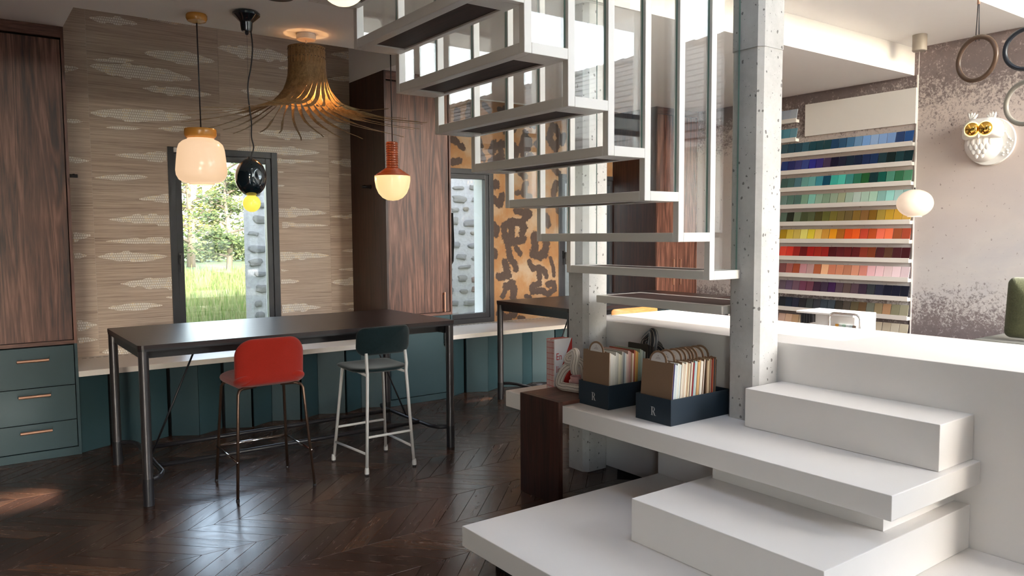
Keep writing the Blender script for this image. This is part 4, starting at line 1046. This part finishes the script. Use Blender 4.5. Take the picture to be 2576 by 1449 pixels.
def folder(x, yc, lean, label, grp, hw=.108):
    z0 = .5875; zt = .895
    t = thing('kraft_folder', label, 'folder', (x, yc, z0), grp)
    def X(z): return x+lean*(z-z0)
    out = [(-hw, 0), (hw, 0), (hw, zt-z0)]
    ar = []
    for i in range(11): a = PI*i/10; ar.append((.062*math.cos(a), zt-z0-.004+.058*math.sin(a)))
    out += [(.09, zt-z0), (.074, zt-z0+.004)]+ar+[(-.074, zt-z0+.004), (-.09, zt-z0), (-hw, zt-z0)]
    v = [(X(z0+b), yc+a, z0+b) for a, b in out]+[(X(z0+b)+.003, yc+a, z0+b) for a, b in out]; n = len(out)
    f = [list(range(n))[::-1], list(range(n, 2*n))]+[(i, (i+1) % n, n+(i+1) % n, n+i) for i in range(n)]
    f = [list(q)[::-1] for q in f]
    finish('board', v, f, KRAFT, t)
    lb = [(.049*math.cos(PI*i/12), zt-z0-.004+.047*math.sin(PI*i/12)) for i in range(13)]
    v = [(X(z0+b)-.0008, yc+a, z0+b) for a, b in lb]+[(X(z0+b)-.0001, yc+a, z0+b) for a, b in lb]; n = 13
    f = [list(range(n)), list(range(n, 2*n))[::-1]]+[(i, n+i, n+(i+1) % n, (i+1) % n) for i in range(n)]
    l = finish('label', v, f, LABELW, t)
    pr = G(); zz = zt+.026
    pr.box(X(zz)-.0012, X(zz)-.0008, yc-.002, yc+.002, zz-.002, zz+.002)
    for q, ww in ((.017, .013), (.011, .018)): zz = zt+q; pr.box(X(zz)-.0013, X(zz)-.0009, yc-ww, yc+ww, zz-.0008, zz+.0008)
    pr.out('print', paint('ink', (.12, .1, .1), .7), l)
def sheet(x, y0, y1, h, lean, th, col, label, grp, zb=.5875):
    nm = 'sheet_'+col
    m = paint(nm, hexc(col, .78)[:3], .75, .2, var=.05)
    def X(z): return x+lean*(z-zb)
    v = [(X(z)+d, y, z) for d in (0, th) for z in (zb, zb+h) for y in (y0, y1)]
    f = [(0, 2, 3, 1), (4, 5, 7, 6), (0, 1, 5, 4), (2, 6, 7, 3), (0, 4, 6, 2), (1, 3, 7, 5)]
    f = [q[::-1] for q in f]
    tag(finish('sample_sheet', v, f, m), label, 'sample sheet', grp)
# right box: leaning stack
cols = '1c1a52 cfd3d6 c4ccce dcdcd4 d8d4c6 c9d2d0 e2dccb d3bfae cdb89f e6dfcf c8a98c d9c9a9 7d6a62 d7cbbb 8c2430 9db4b6 c2cfcd c79a66 d3ad7c dcd5c6 e4dccf cfc4b8 6d5340 bfa98a a8957a 8f7f6a 731c20 9a5636 44464c 303238'.split()
x = 2.906; yc = 2.741
folder(x, yc, .085, 'kraft divider with label tab at the front of the right box', 'folders in the right box')
tabs = {5: 'second', 10: 'third', 13: 'fourth', 16: 'fifth', 18: 'sixth', 20: 'seventh', 24: 'eighth', 28: 'ninth'}
x += .006
for i, c in enumerate(cols):
    lean = .085 if i < 22 else .03
    th = .0090 if i < 24 else .0085
    sheet(x, yc-.104, yc+.1, .302-.004*(i % 3), lean, th, c, 'sample sheet in the right box, %s behind its front divider' % ORD[i], 'sheets in the right box')
    x += th+.0008
    if i == 21: x += .024
    if i in tabs:
        folder(x, yc+(.004 if i < 20 else 0), lean, 'kraft divider with label tab in the right box, %s from the front' % tabs[i], 'folders in the right box'); x += .0045
# left box
cols = 'd8cdbd e6e2da e2ddd2 dedad0 c8c4bc b8b4aa d9d0b8 c7c0a8 a9a49a 7f8488 c5cbcb d9c2b6 caa79c b78a86 9c7a62 e4cfc0 a55a48 c89a56 b98b4a 8f9a88 9aa694 b4bcb0 77807a c9cfc6'.split()
x = 2.908; yc = 3.196
folder(x, yc, .03, 'kraft divider with label tab at the front of the left box', 'folders in the left box')
x += .006
for i, c in enumerate(cols):
    sheet(x, yc-.104, yc+.1, .304-.006*(i % 4), .03, .0105, c, 'sample sheet in the left box, %s behind its divider' % ORD[i], 'sheets in the left box'); x += .0118
for i in range(5):
    sheet(x, yc-.113, yc+.04, .328-.004*i, .03, .0095, '2b2622' if i % 2 else '3d352c', 'dark patterned sample at the back of the left box, %s from the front' % ORD[i], 'dark samples in the left box'); x += .0115

# ------------------------------------------------------------------ knotted sculptures, books, cup
def m_knot(name, a, b):
    k = M(name); at = k.n('Attribute', attribute_name='ang').outputs['Fac']
    w = k.noise(k.coord('Object'), 14, 2); fr = k.math('FRACT', k.math('ADD', k.math('MULTIPLY', at, 9.0), k.math('MULTIPLY', w, .5)))
    s = k.math('LESS_THAN', fr, .13); k.P(Base_Color=k.mix(s, (*a, 1), (*b, 1)), Roughness=.6); return k.m
def knot(path, rad, mat, flat, label, name='knot_sculpture', n=20):
    P = [Vector(p) for p in path]; sm = []
    for i in range(len(P)-1):
        p0, p1, p2, p3 = [P[min(max(j, 0), len(P)-1)] for j in (i-1, i, i+1, i+2)]
        for s in range(6):
            u = s/6; sm.append(.5*((2*p1)+(p2-p0)*u+(2*p0-5*p1+4*p2-p3)*u*u+(3*p1-p0-3*p2+p3)*u**3))
    sm.append(P[-1]); v, f, at = [], [], []; K = len(sm)
    ax = Vector((1, 0, 0))
    for i, p in enumerate(sm):
        tg = (sm[min(i+1, K-1)]-sm[max(i-1, 0)]).normalized(); u = (ax-tg*ax.dot(tg)).normalized(); w = tg.cross(u)
        for j in range(n+1):
            a = 2*PI*j/n; v.append(p+u*(rad*flat*math.cos(a))+w*(rad*math.sin(a))); at.append(j/n)
    for i in range(K-1):
        for j in range(n): f.append((i*(n+1)+j, i*(n+1)+j+1, (i+1)*(n+1)+j+1, (i+1)*(n+1)+j))
    f += [list(range(n))[::-1], [(K-1)*(n+1)+j for j in range(n)]]
    o = finish(name, v, f, mat, None, True, attrs={'ang': at}); tag(o, label, 'sculpture'); return o
KN = [(.155, .118, -.010), (.168, .165, -.030), (.172, .215, -.022), (.150, .238, 0), (.120, .228, .012), (.098, .205, .002), (.112, .182, -.016), (.150, .178, .016), (.19, .165, .018), (.215, .12, .004), (.232, .06, 0), (.222, .028, 0), (.19, .022, 0), (.12, .022, 0), (.055, .022, 0), (.028, .035, 0), (.035, .075, 0), (.065, .125, 0), (.100, .158, .008), (.135, .172, .022), (.165, .195, .024)]
yl = 3.60
knot([(2.955+.22*s+dx, yl-s*.96, .6085+z) for s, z, dx in KN], .0265, m_knot('striped_ceramic_white', (.55, .49, .43), (.035, .022, .02)), .9, 'cream ceramic knot with dark stripes on the walnut panel')
knot([(3.392+dx*1.2, 3.40-s*1.25, .582+z*1.56) for s, z, dx in KN], .031, m_knot('striped_ceramic_black', (.02, .02, .022), (.42, .36, .29)), .9, 'black ceramic knot with pale stripes behind the left sample box')
# books
PAGE = paint('book_pages', (.60, .50, .47), .8, var=.1); REDC = paint('red_cover', (.42, .018, .014), .5); COVW = paint('white_cover', (.56, .55, .58), .5)
def book(x0, x1, y0, y1, z1, label, front):
    t = thing('book', label, 'book', ((x0+x1)/2, (y0+y1)/2, .5805)); z0 = .5805
    G().box(x0, x1, y0+.003, y1-.003, z0+.001, z1-.003).out('pages', PAGE, t)
    G().box(x0, x1, y1-.0029, y1, z0, z1).out('back_cover', REDC, t)
    c = G().box(x0, x1, y0, y0+.0029, z0, z1).out('front_cover', COVW, t)
    th = G()
    for i in range(9):
        z = z0+.02+(z1-z0-.04)*i/8; th.box(x0-.0012, x0-.0002, y0+.004, y1-.004, z-.0012, z+.0012)
    for yy in (y0+(y1-y0)*.35, y0+(y1-y0)*.65): th.box(x0-.0011, x0-.0001, yy-.0008, yy+.0008, z0+.01, z1-.01)
    th.out('binding_threads', REDC, t)
    if front:
        p = [(x1, z0), (x0+.015, z0), (x0+.05, z0+.12), (x1-.004, z1), (x1, z1)]
        G().prism(p, y0-.0008, y0-.0001, axis='y').out('red_diagonal', REDC, c)
        for s, zz, hh in (('En', z0+.185, .062), ('lig', z0+.105, .062)):
            cu = bpy.data.curves.new('title', 'FONT'); cu.body = s; cu.size = hh; cu.extrude = .0003; cu.materials.append(REDC)
            to = bpy.data.objects.new('title_text', cu); COL.objects.link(to)
            bpy.context.view_layer.update()
            me = bpy.data.meshes.new_from_object(to.evaluated_get(bpy.context.evaluated_depsgraph_get()))
            bpy.data.objects.remove(to)
            vv = [(x0+.012+q.co.x*.78, y0-.0012-q.co.z, zz+q.co.y) for q in me.vertices]; ff = [list(pp.vertices) for pp in me.polygons]
            finish('title_text', vv, ff, REDC, c)
bx = 3.02
ya = on_x(1375, 853, bx).y; yb_ = on_x(1386.5, 853, bx).y; yc_ = on_x(1396, 853, bx).y
book(bx, bx+.14, yb_+.0005, ya, .895, 'thread-bound book with red cover, left of the pair by the column', False)
book(bx-.004, bx+.14, yc_, yb_, .897, 'thread-bound book titled En lig with white and red cover', True)
t = thing('pink_cup', 'small pink cup with a round face behind the cream knot', 'cup', (3.05, 3.52, .604))
G().lathe([(.0, .604), (.034, .604), (.04, .625), (.044, .69), (.0405, .69), (.037, .63), (.0, .612)], 3.05, 3.51, 26).out('cup_body', paint('pink_ceramic', (.55, .30, .29), .4), t, 'auto')
G().sphere((3.012, 3.525, .655), .018, 16, 10, sx=.5).out('face', paint('pink_ceramic', (.55, .30, .29), .4), t, True)

# ------------------------------------------------------------------ behind the counter: card trolley, green seat
t = thing('card_trolley', 'white sample trolley with chrome handle behind the counter', 'trolley', (5.2, 3.15, 0))
WMET = paint('white_metal', (.80, .80, .80), .35)
G().box(5.22, 5.5, 2.98, 3.42, .55, .945, bev=.006).out('cabinet', WMET, t)
G().box(5.19, 5.5, 2.98, 3.44, .9455, .962, bev=.003).out('lid', WMET, t)
hp = []
for a, b in ((2.912, .45), (2.912, .93)): hp.append((5.16, a, b))
for i in range(1, 7): a = PI/2*i/6; hp.append((5.16, 2.912+.04*(1-math.cos(a)), .93+.04*math.sin(a)))
for i in range(0, 7): a = PI/2*i/6; hp.append((5.16, 3.145-.04+.04*math.sin(a), .93+.04*math.cos(a)))
hp.append((5.16, 3.145, .45)); G().tube(hp, .008, 10).out('handle', CHROME, t, True)
for i in range(5): G().box(5.188, 5.2195, 3.40-.022*i-.017, 3.40-.022*i, .86+.006*i, .944).out('hanging_tab', BLACK, t)
for i, c in enumerate(('d69a3c', 'b9c4c4', '8fb0a4', 'c9d2d6', 'aab8be', '7d6f66')):
    G().box(5.2125, 5.2195, 3.13-.027*i-.025, 3.13-.027*i, .78, .885).out('sample_chip', paint('chip_'+c, c, .6), t)
for yy in (3.0, 3.4):
    for xx in (5.24, 5.48): G().tube([(xx, yy, .06), (xx, yy, .55)], .010, 8).sphere((xx, yy, .031), .03, 12, 8, sy=.4).out('caster_leg', CHROME, t, 'auto')
t = thing('bench_seat', 'olive upholstered bench by the mural at the right edge', 'bench', (6.6, 2.3, 0))
G().box(6.25, 6.9, 1.5, 2.66, .42, .735, bev=.03).out('seat', fabric('dark_olive_felt', '2c2f22'), t)
G().box(6.24, 6.92, 1.48, 2.68, .385, .4195).out('frame', BLACK, t)
for xx in (6.3, 6.86):
    for yy in (1.56, 2.6): G().tube([(xx, yy, .0005), (xx, yy, .385)], .016, 10).out('leg', BLACK, t, 'auto')
t0 = G().pad(.5, .46, .17, lambda u, v, n: (6.42+n+.12*(v), 2.22+u, .985+v*.98), n=40, rads=[.05]*4, er=.75)
tag(t0.out('cushion', OLIVE, None, True), 'olive green boucle cushion leaning on the bench at the right edge', 'cushion')
# ------------------------------------------------------------------ outside
def m_meadow():
    k = M('meadow'); v = k.coord('World'); a = k.noise(v, .35, 5, .6); b = k.noise(v, 3, 5, .7)
    k.P(Base_Color=k.ramp(k.math('ADD', k.math('MULTIPLY', a, .6), k.math('MULTIPLY', b, .4)), [(.36, (.075, .115, .03)), (.5, (.11, .155, .05)), (.62, (.19, .175, .10))]), Roughness=1.0)
    return k.m
struct(G().box(-6, 10.2, -9, -2.06, -.139, -.06).box(7.56, 10.2, -2.05, 6, -.139, -.06).out('bounce_terrace', paint('bounce_gravel', (.60, .57, .54), .95, .2, var=.12)))  # unseen pale paving, added to bounce neutral light up to the ceilings
g = G().box(-120, 160, -120, 160, -.6, -.14)
struct(g.out('ground', m_meadow()))
def leafm(name, c0, c1, tr=.35):
    k = M(name); r = k.n('NewGeometry').outputs['Random Per Island']
    k.P(Base_Color=k.mix(r, (*c0, 1), (*c1, 1)), Roughness=.8); k.b.inputs['Specular IOR Level'].default_value = .2
    return k.m
GRASSM = leafm('grass_blades', (.09, .15, .03), (.25, .235, .11))
rg = random.Random(3); v, f = [], []
for _ in range(16000):
    x = None
    yy = 10.4+24*rg.random()**1.6; px_ = rg.uniform(445, 640); d = ray(px_, 700); x = d.x/d.y*yy+rg.uniform(-.1, .1)
    h = rg.uniform(.12, .42)*(1.5 if rg.random() < .1 else 1); a = rg.uniform(0, PI); w = .006+.0012*yy; lx, ly = rg.uniform(-.1, .1), rg.uniform(-.1, .1)
    k = len(v); v += [(x-w*math.cos(a), yy-w*math.sin(a), -.14), (x+w*math.cos(a), yy+w*math.sin(a), -.14), (x+lx, yy+ly, -.14+h)]; f.append((k, k+1, k+2))
stuff(tag(finish('meadow_grass', v, f, GRASSM), 'tall pale green meadow grass seen through the left window', 'grass'))
BARK = paint('bark', (.20, .16, .12), .9, var=.3)
def tree(pxc, Y, H, spread, leaf, label, n, lay, seed, name='tree', bare=.0):
    r = random.Random(seed); d = ray(pxc, 640); X = d.x/d.y*Y; Z0 = -.14
    t = thing(name, label, 'tree', (X, Y, Z0)); br = G(); tips = []
    br.tube([(X, Y, Z0), (X+.1, Y, Z0+H*.3), (X-.1, Y, Z0+H*.6), (X, Y, Z0+H)], [H*.028, H*.022, H*.014, H*.004], 8)
    for i in range(lay):
        z = Z0+H*(.18+.8*i/lay); a = r.uniform(0, 6.28); L = spread*r.uniform(.55, 1.0)*(1-.35*(i/lay))
        e = Vector((X+L*math.cos(a), Y+L*math.sin(a)*.8, z+L*r.uniform(.05, .35)))
        m = Vector((X, Y, z)).lerp(e, .5)+Vector((0, 0, -.05*L)); br.tube([(X, Y, z-.2), m, e], [H*.012, H*.008, H*.002], 6)
        for q in range(5):
            b0 = Vector((X, Y, z)).lerp(e, r.uniform(.3, 1)); e2 = b0+Vector((r.uniform(-1, 1), r.uniform(-1, 1), r.uniform(.0, .6)))*L*.3
            br.tube([b0, e2], [H*.004, H*.001], 5); tips.append(e2); tips.append(b0)
    br.out('branches', BARK, t, True)
    v, f = [], []
    for _ in range(n):
        c = r.choice(tips); s = spread*.17; p = c+Vector((r.gauss(0, s), r.gauss(0, s), r.gauss(0, s*.38))); sz = r.uniform(.06, .16)*Y/45*(.9+bare)
        u = Vector((r.uniform(-1, 1), r.uniform(-1, 1), r.uniform(-.3, .3))).normalized()*sz; w = u.orthogonal().normalized()*sz*.6
        k = len(v); v += [p-u, p+w, p+u, p-w]; f.append((k, k+1, k+2, k+3))
    finish('foliage', v, f, leaf, t)
LF1 = leafm('cedar_leaves', (.06, .08, .02), (.20, .20, .05)); LF2 = leafm('pine_leaves', (.03, .055, .02), (.12, .145, .05)); LF3 = leafm('hedge_leaves', (.06, .09, .03), (.16, .18, .08))
tree(480, 45, 8.6, 3.3, LF1, 'cedar with flat yellow-green branches seen through the left window', 5200, 15, 5)
tree(575, 36, 5.4, 1.9, LF2, 'bushy pine right of the cedar through the left window', 4200, 12, 9)
tree(540, 62, 9.6, 2.8, LF1, 'thin sparse tree between cedar and pine through the left window', 1300, 14, 21)
def hedge(pxc, Y, w, h, label, seed, n=2600):
    r = random.Random(seed); d = ray(pxc, 640); X = d.x/d.y*Y; v, f = [], []
    for _ in range(n):
        p = Vector((X+r.uniform(-w, w), Y+r.uniform(-.8, .8), -.14+h*r.random()**.7*(.75+.25*math.sin(r.uniform(0, 9))))); sz = r.uniform(.07, .17)*Y/40
        u = Vector((r.uniform(-1, 1), r.uniform(-1, 1), r.uniform(-.6, .6))).normalized()*sz; q = u.orthogonal().normalized()*sz*.6
        k = len(v); v += [p-u, p+q, p+u, p-q]; f.append((k, k+1, k+2, k+3))
    tag(finish('hedge', v, f, LF3), label, 'hedge')
hedge(530, 53, 9, 2.0, 'low green hedge along the end of the meadow', 2, 5200)
hedge(1432, 10.6, 1.1, 2.9, 'leafy bush outside the window behind the left column', 4, 1800)
# rubble stone house outside
LIME = M('lime_mortar'); vv_ = LIME.coord('World'); nn = LIME.noise(vv_, 22, 6, .7); LIME.P(Base_Color=LIME.ramp(nn, [(.35, (.36, .345, .34)), (.65, (.46, .45, .445))]), Roughness=.95); LIME.bump(nn, .6, .02); LIME = LIME.m
def stone_m():
    k = M('rubble_stone'); oi = k.n('ObjectInfo').outputs['Random']; n = k.noise(k.coord('Object'), 26, 6, .7)
    c = k.ramp(oi, [(0, (.20, .19, .18)), (.4, (.30, .275, .24)), (.7, (.24, .235, .24)), (.9, (.34, .28, .2)), (.95, (.28, .13, .085)), (1, (.30, .15, .10))])
    k.P(Base_Color=k.mix(n, k.mix(.5, c, (.1, .09, .09, 1)), k.mix(.25, c, (.75, .72, .68, 1))), Roughness=.9); k.bump(n, .8, .02); return k.m
STONE = stone_m()
sx0, sx1, sy = 2.90, 6.75, 9.5
t = thing('stone_wall', 'whitewashed rubble stone wall standing outside the left two windows', 'wall', (4.8, 10.5, -.14))
G().prism([(sx0, sy), (sx1, sy), (sx1, sy+.45), (sx0+.16, sy+.45)], -.14, 4.6).out('wall', LIME, t)
SM = []
for s in range(8):
    r = random.Random(s); n = 12; g = G(); pts = []
    for i in range(n): a = 2*PI*i/n; rr = r.uniform(.75, 1.05); pts.append((.5*rr*math.copysign(abs(math.cos(a))**.7, math.cos(a)), .5*rr*math.copysign(abs(math.sin(a))**.7, math.sin(a))))
    v = [(a, 0, b) for a, b in pts]+[(a*.82, -.7, b*.8) for a, b in pts]+[(r.uniform(-.1, .1), -1.0, r.uniform(-.1, .1))]
    f = [(i, (i+1) % n, n+(i+1) % n, n+i) for i in range(n)]+[(n+i, n+(i+1) % n, 2*n) for i in range(n)]
    me = bpy.data.meshes.new('stone'); me.from_pydata(v, [], f); me.materials.append(STONE); SM.append(me)
rs = random.Random(12); cnt = 0; z = .15
while z < 3.3:
    hrow = rs.uniform(.10, .17); x = sx0+.03 if (int(z*10) % 2) else sx0+.10
    while x < sx1-.12:
        w = rs.uniform(.10, .30)
        vis = (x < 3.75) or (5.5 < x < 6.75)
        if vis and rs.random() < .95 and cnt < 290:
            o = bpy.data.objects.new('stone', rs.choice(SM)); COL.objects.link(o); o.parent = t
            o.location = Vector((x+w/2, sy+.002, z+hrow/2+rs.uniform(-.02, .02)))-WL[t.name]; o.scale = (w, .03, hrow*rs.uniform(.55, .85)); o.rotation_euler = (0, rs.uniform(-.12, .12), 0); cnt += 1
        x += w+rs.uniform(.03, .09)
    z += hrow+.035
# brick pier outside the third window
BRK = paint('grey_brick', (.16, .11, .095), .9, var=.25); t = thing('brick_pier', 'grey-brown brick pier outside the window behind the left column', 'building', (7.3, 8.3, -.14))
G().box(6.86, 7.9, 8.01, 8.5, -.14, 3.6).out('mortar_core', paint('brick_mortar', (.30, .27, .25), .95), t)
bme = bpy.data.meshes.new('brick'); gg = G().box(-.105, .105, -.009, .05, 0, .054); bme.from_pydata(gg.v, [], gg.f); bme.materials.append(BRK)
for r_ in range(42):
    for c_ in range(3):
        xx = 6.865+.105+.22*c_-(.11 if r_ % 2 else 0); 
        o = bpy.data.objects.new('brick', bme); COL.objects.link(o); o.parent = t; o.location = Vector((max(xx, 6.97-.11*(r_ % 2)*0), 8.01, .05+.066*r_))-WL[t.name]
# neighbour's house, mirrored in the stair glass
t = thing('neighbour_house', 'neighbour house with grey tiled roof mirrored in the stair glass', 'building', (14, -14, -.14))
G().box(10.6, 17.4, -30, -2.5, -.14, 3.2).out('wall', LIME, t)
def tile_m():
    k = M('grey_roof_tiles'); v = k.coord('World'); n = k.noise(v, 3, 5, .6); n2 = k.noise(k.coord('World', (1, 6, 1)), 7, 4, .6)
    k.P(Base_Color=k.ramp(k.math('ADD', k.math('MULTIPLY', n, .5), k.math('MULTIPLY', n2, .5)), [(.35, (.07, .06, .058)), (.6, (.17, .14, .13))]), Roughness=.9); k.bump(n2, 1.0, .05); return k.m
TILE = tile_m(); rf = G()
for s in (-1, 1):
    for i in range(16):
        u0, u1 = i/16, (i+1.25)/16
        xa, xb = 14+s*3.9*(1-u0), 14+s*3.9*(1-min(1, u1)); za, zb = 2.95+2.9*u0, 2.95+2.9*min(1, u1)
        v = [(xa, -30.3, za+.05), (xa, -2.2, za+.05), (xb, -2.2, zb+.01), (xb, -30.3, zb+.01), (xa, -30.3, za), (xa, -2.2, za), (xb, -2.2, zb-.06), (xb, -30.3, zb-.06)]
        f = [(0, 1, 2, 3), (7, 6, 5, 4), (0, 4, 5, 1), (1, 5, 6, 2), (2, 6, 7, 3), (3, 7, 4, 0)]; rf.add(v, f)
ro = rf.out('roof', TILE, t)
rt = G()
for i in range(60): rt.tube([(14, -30+.46*i, 5.83), (14, -30+.46*i+.5, 5.87)], .13, 8)
rt.out('ridge_tiles', TILE, ro)
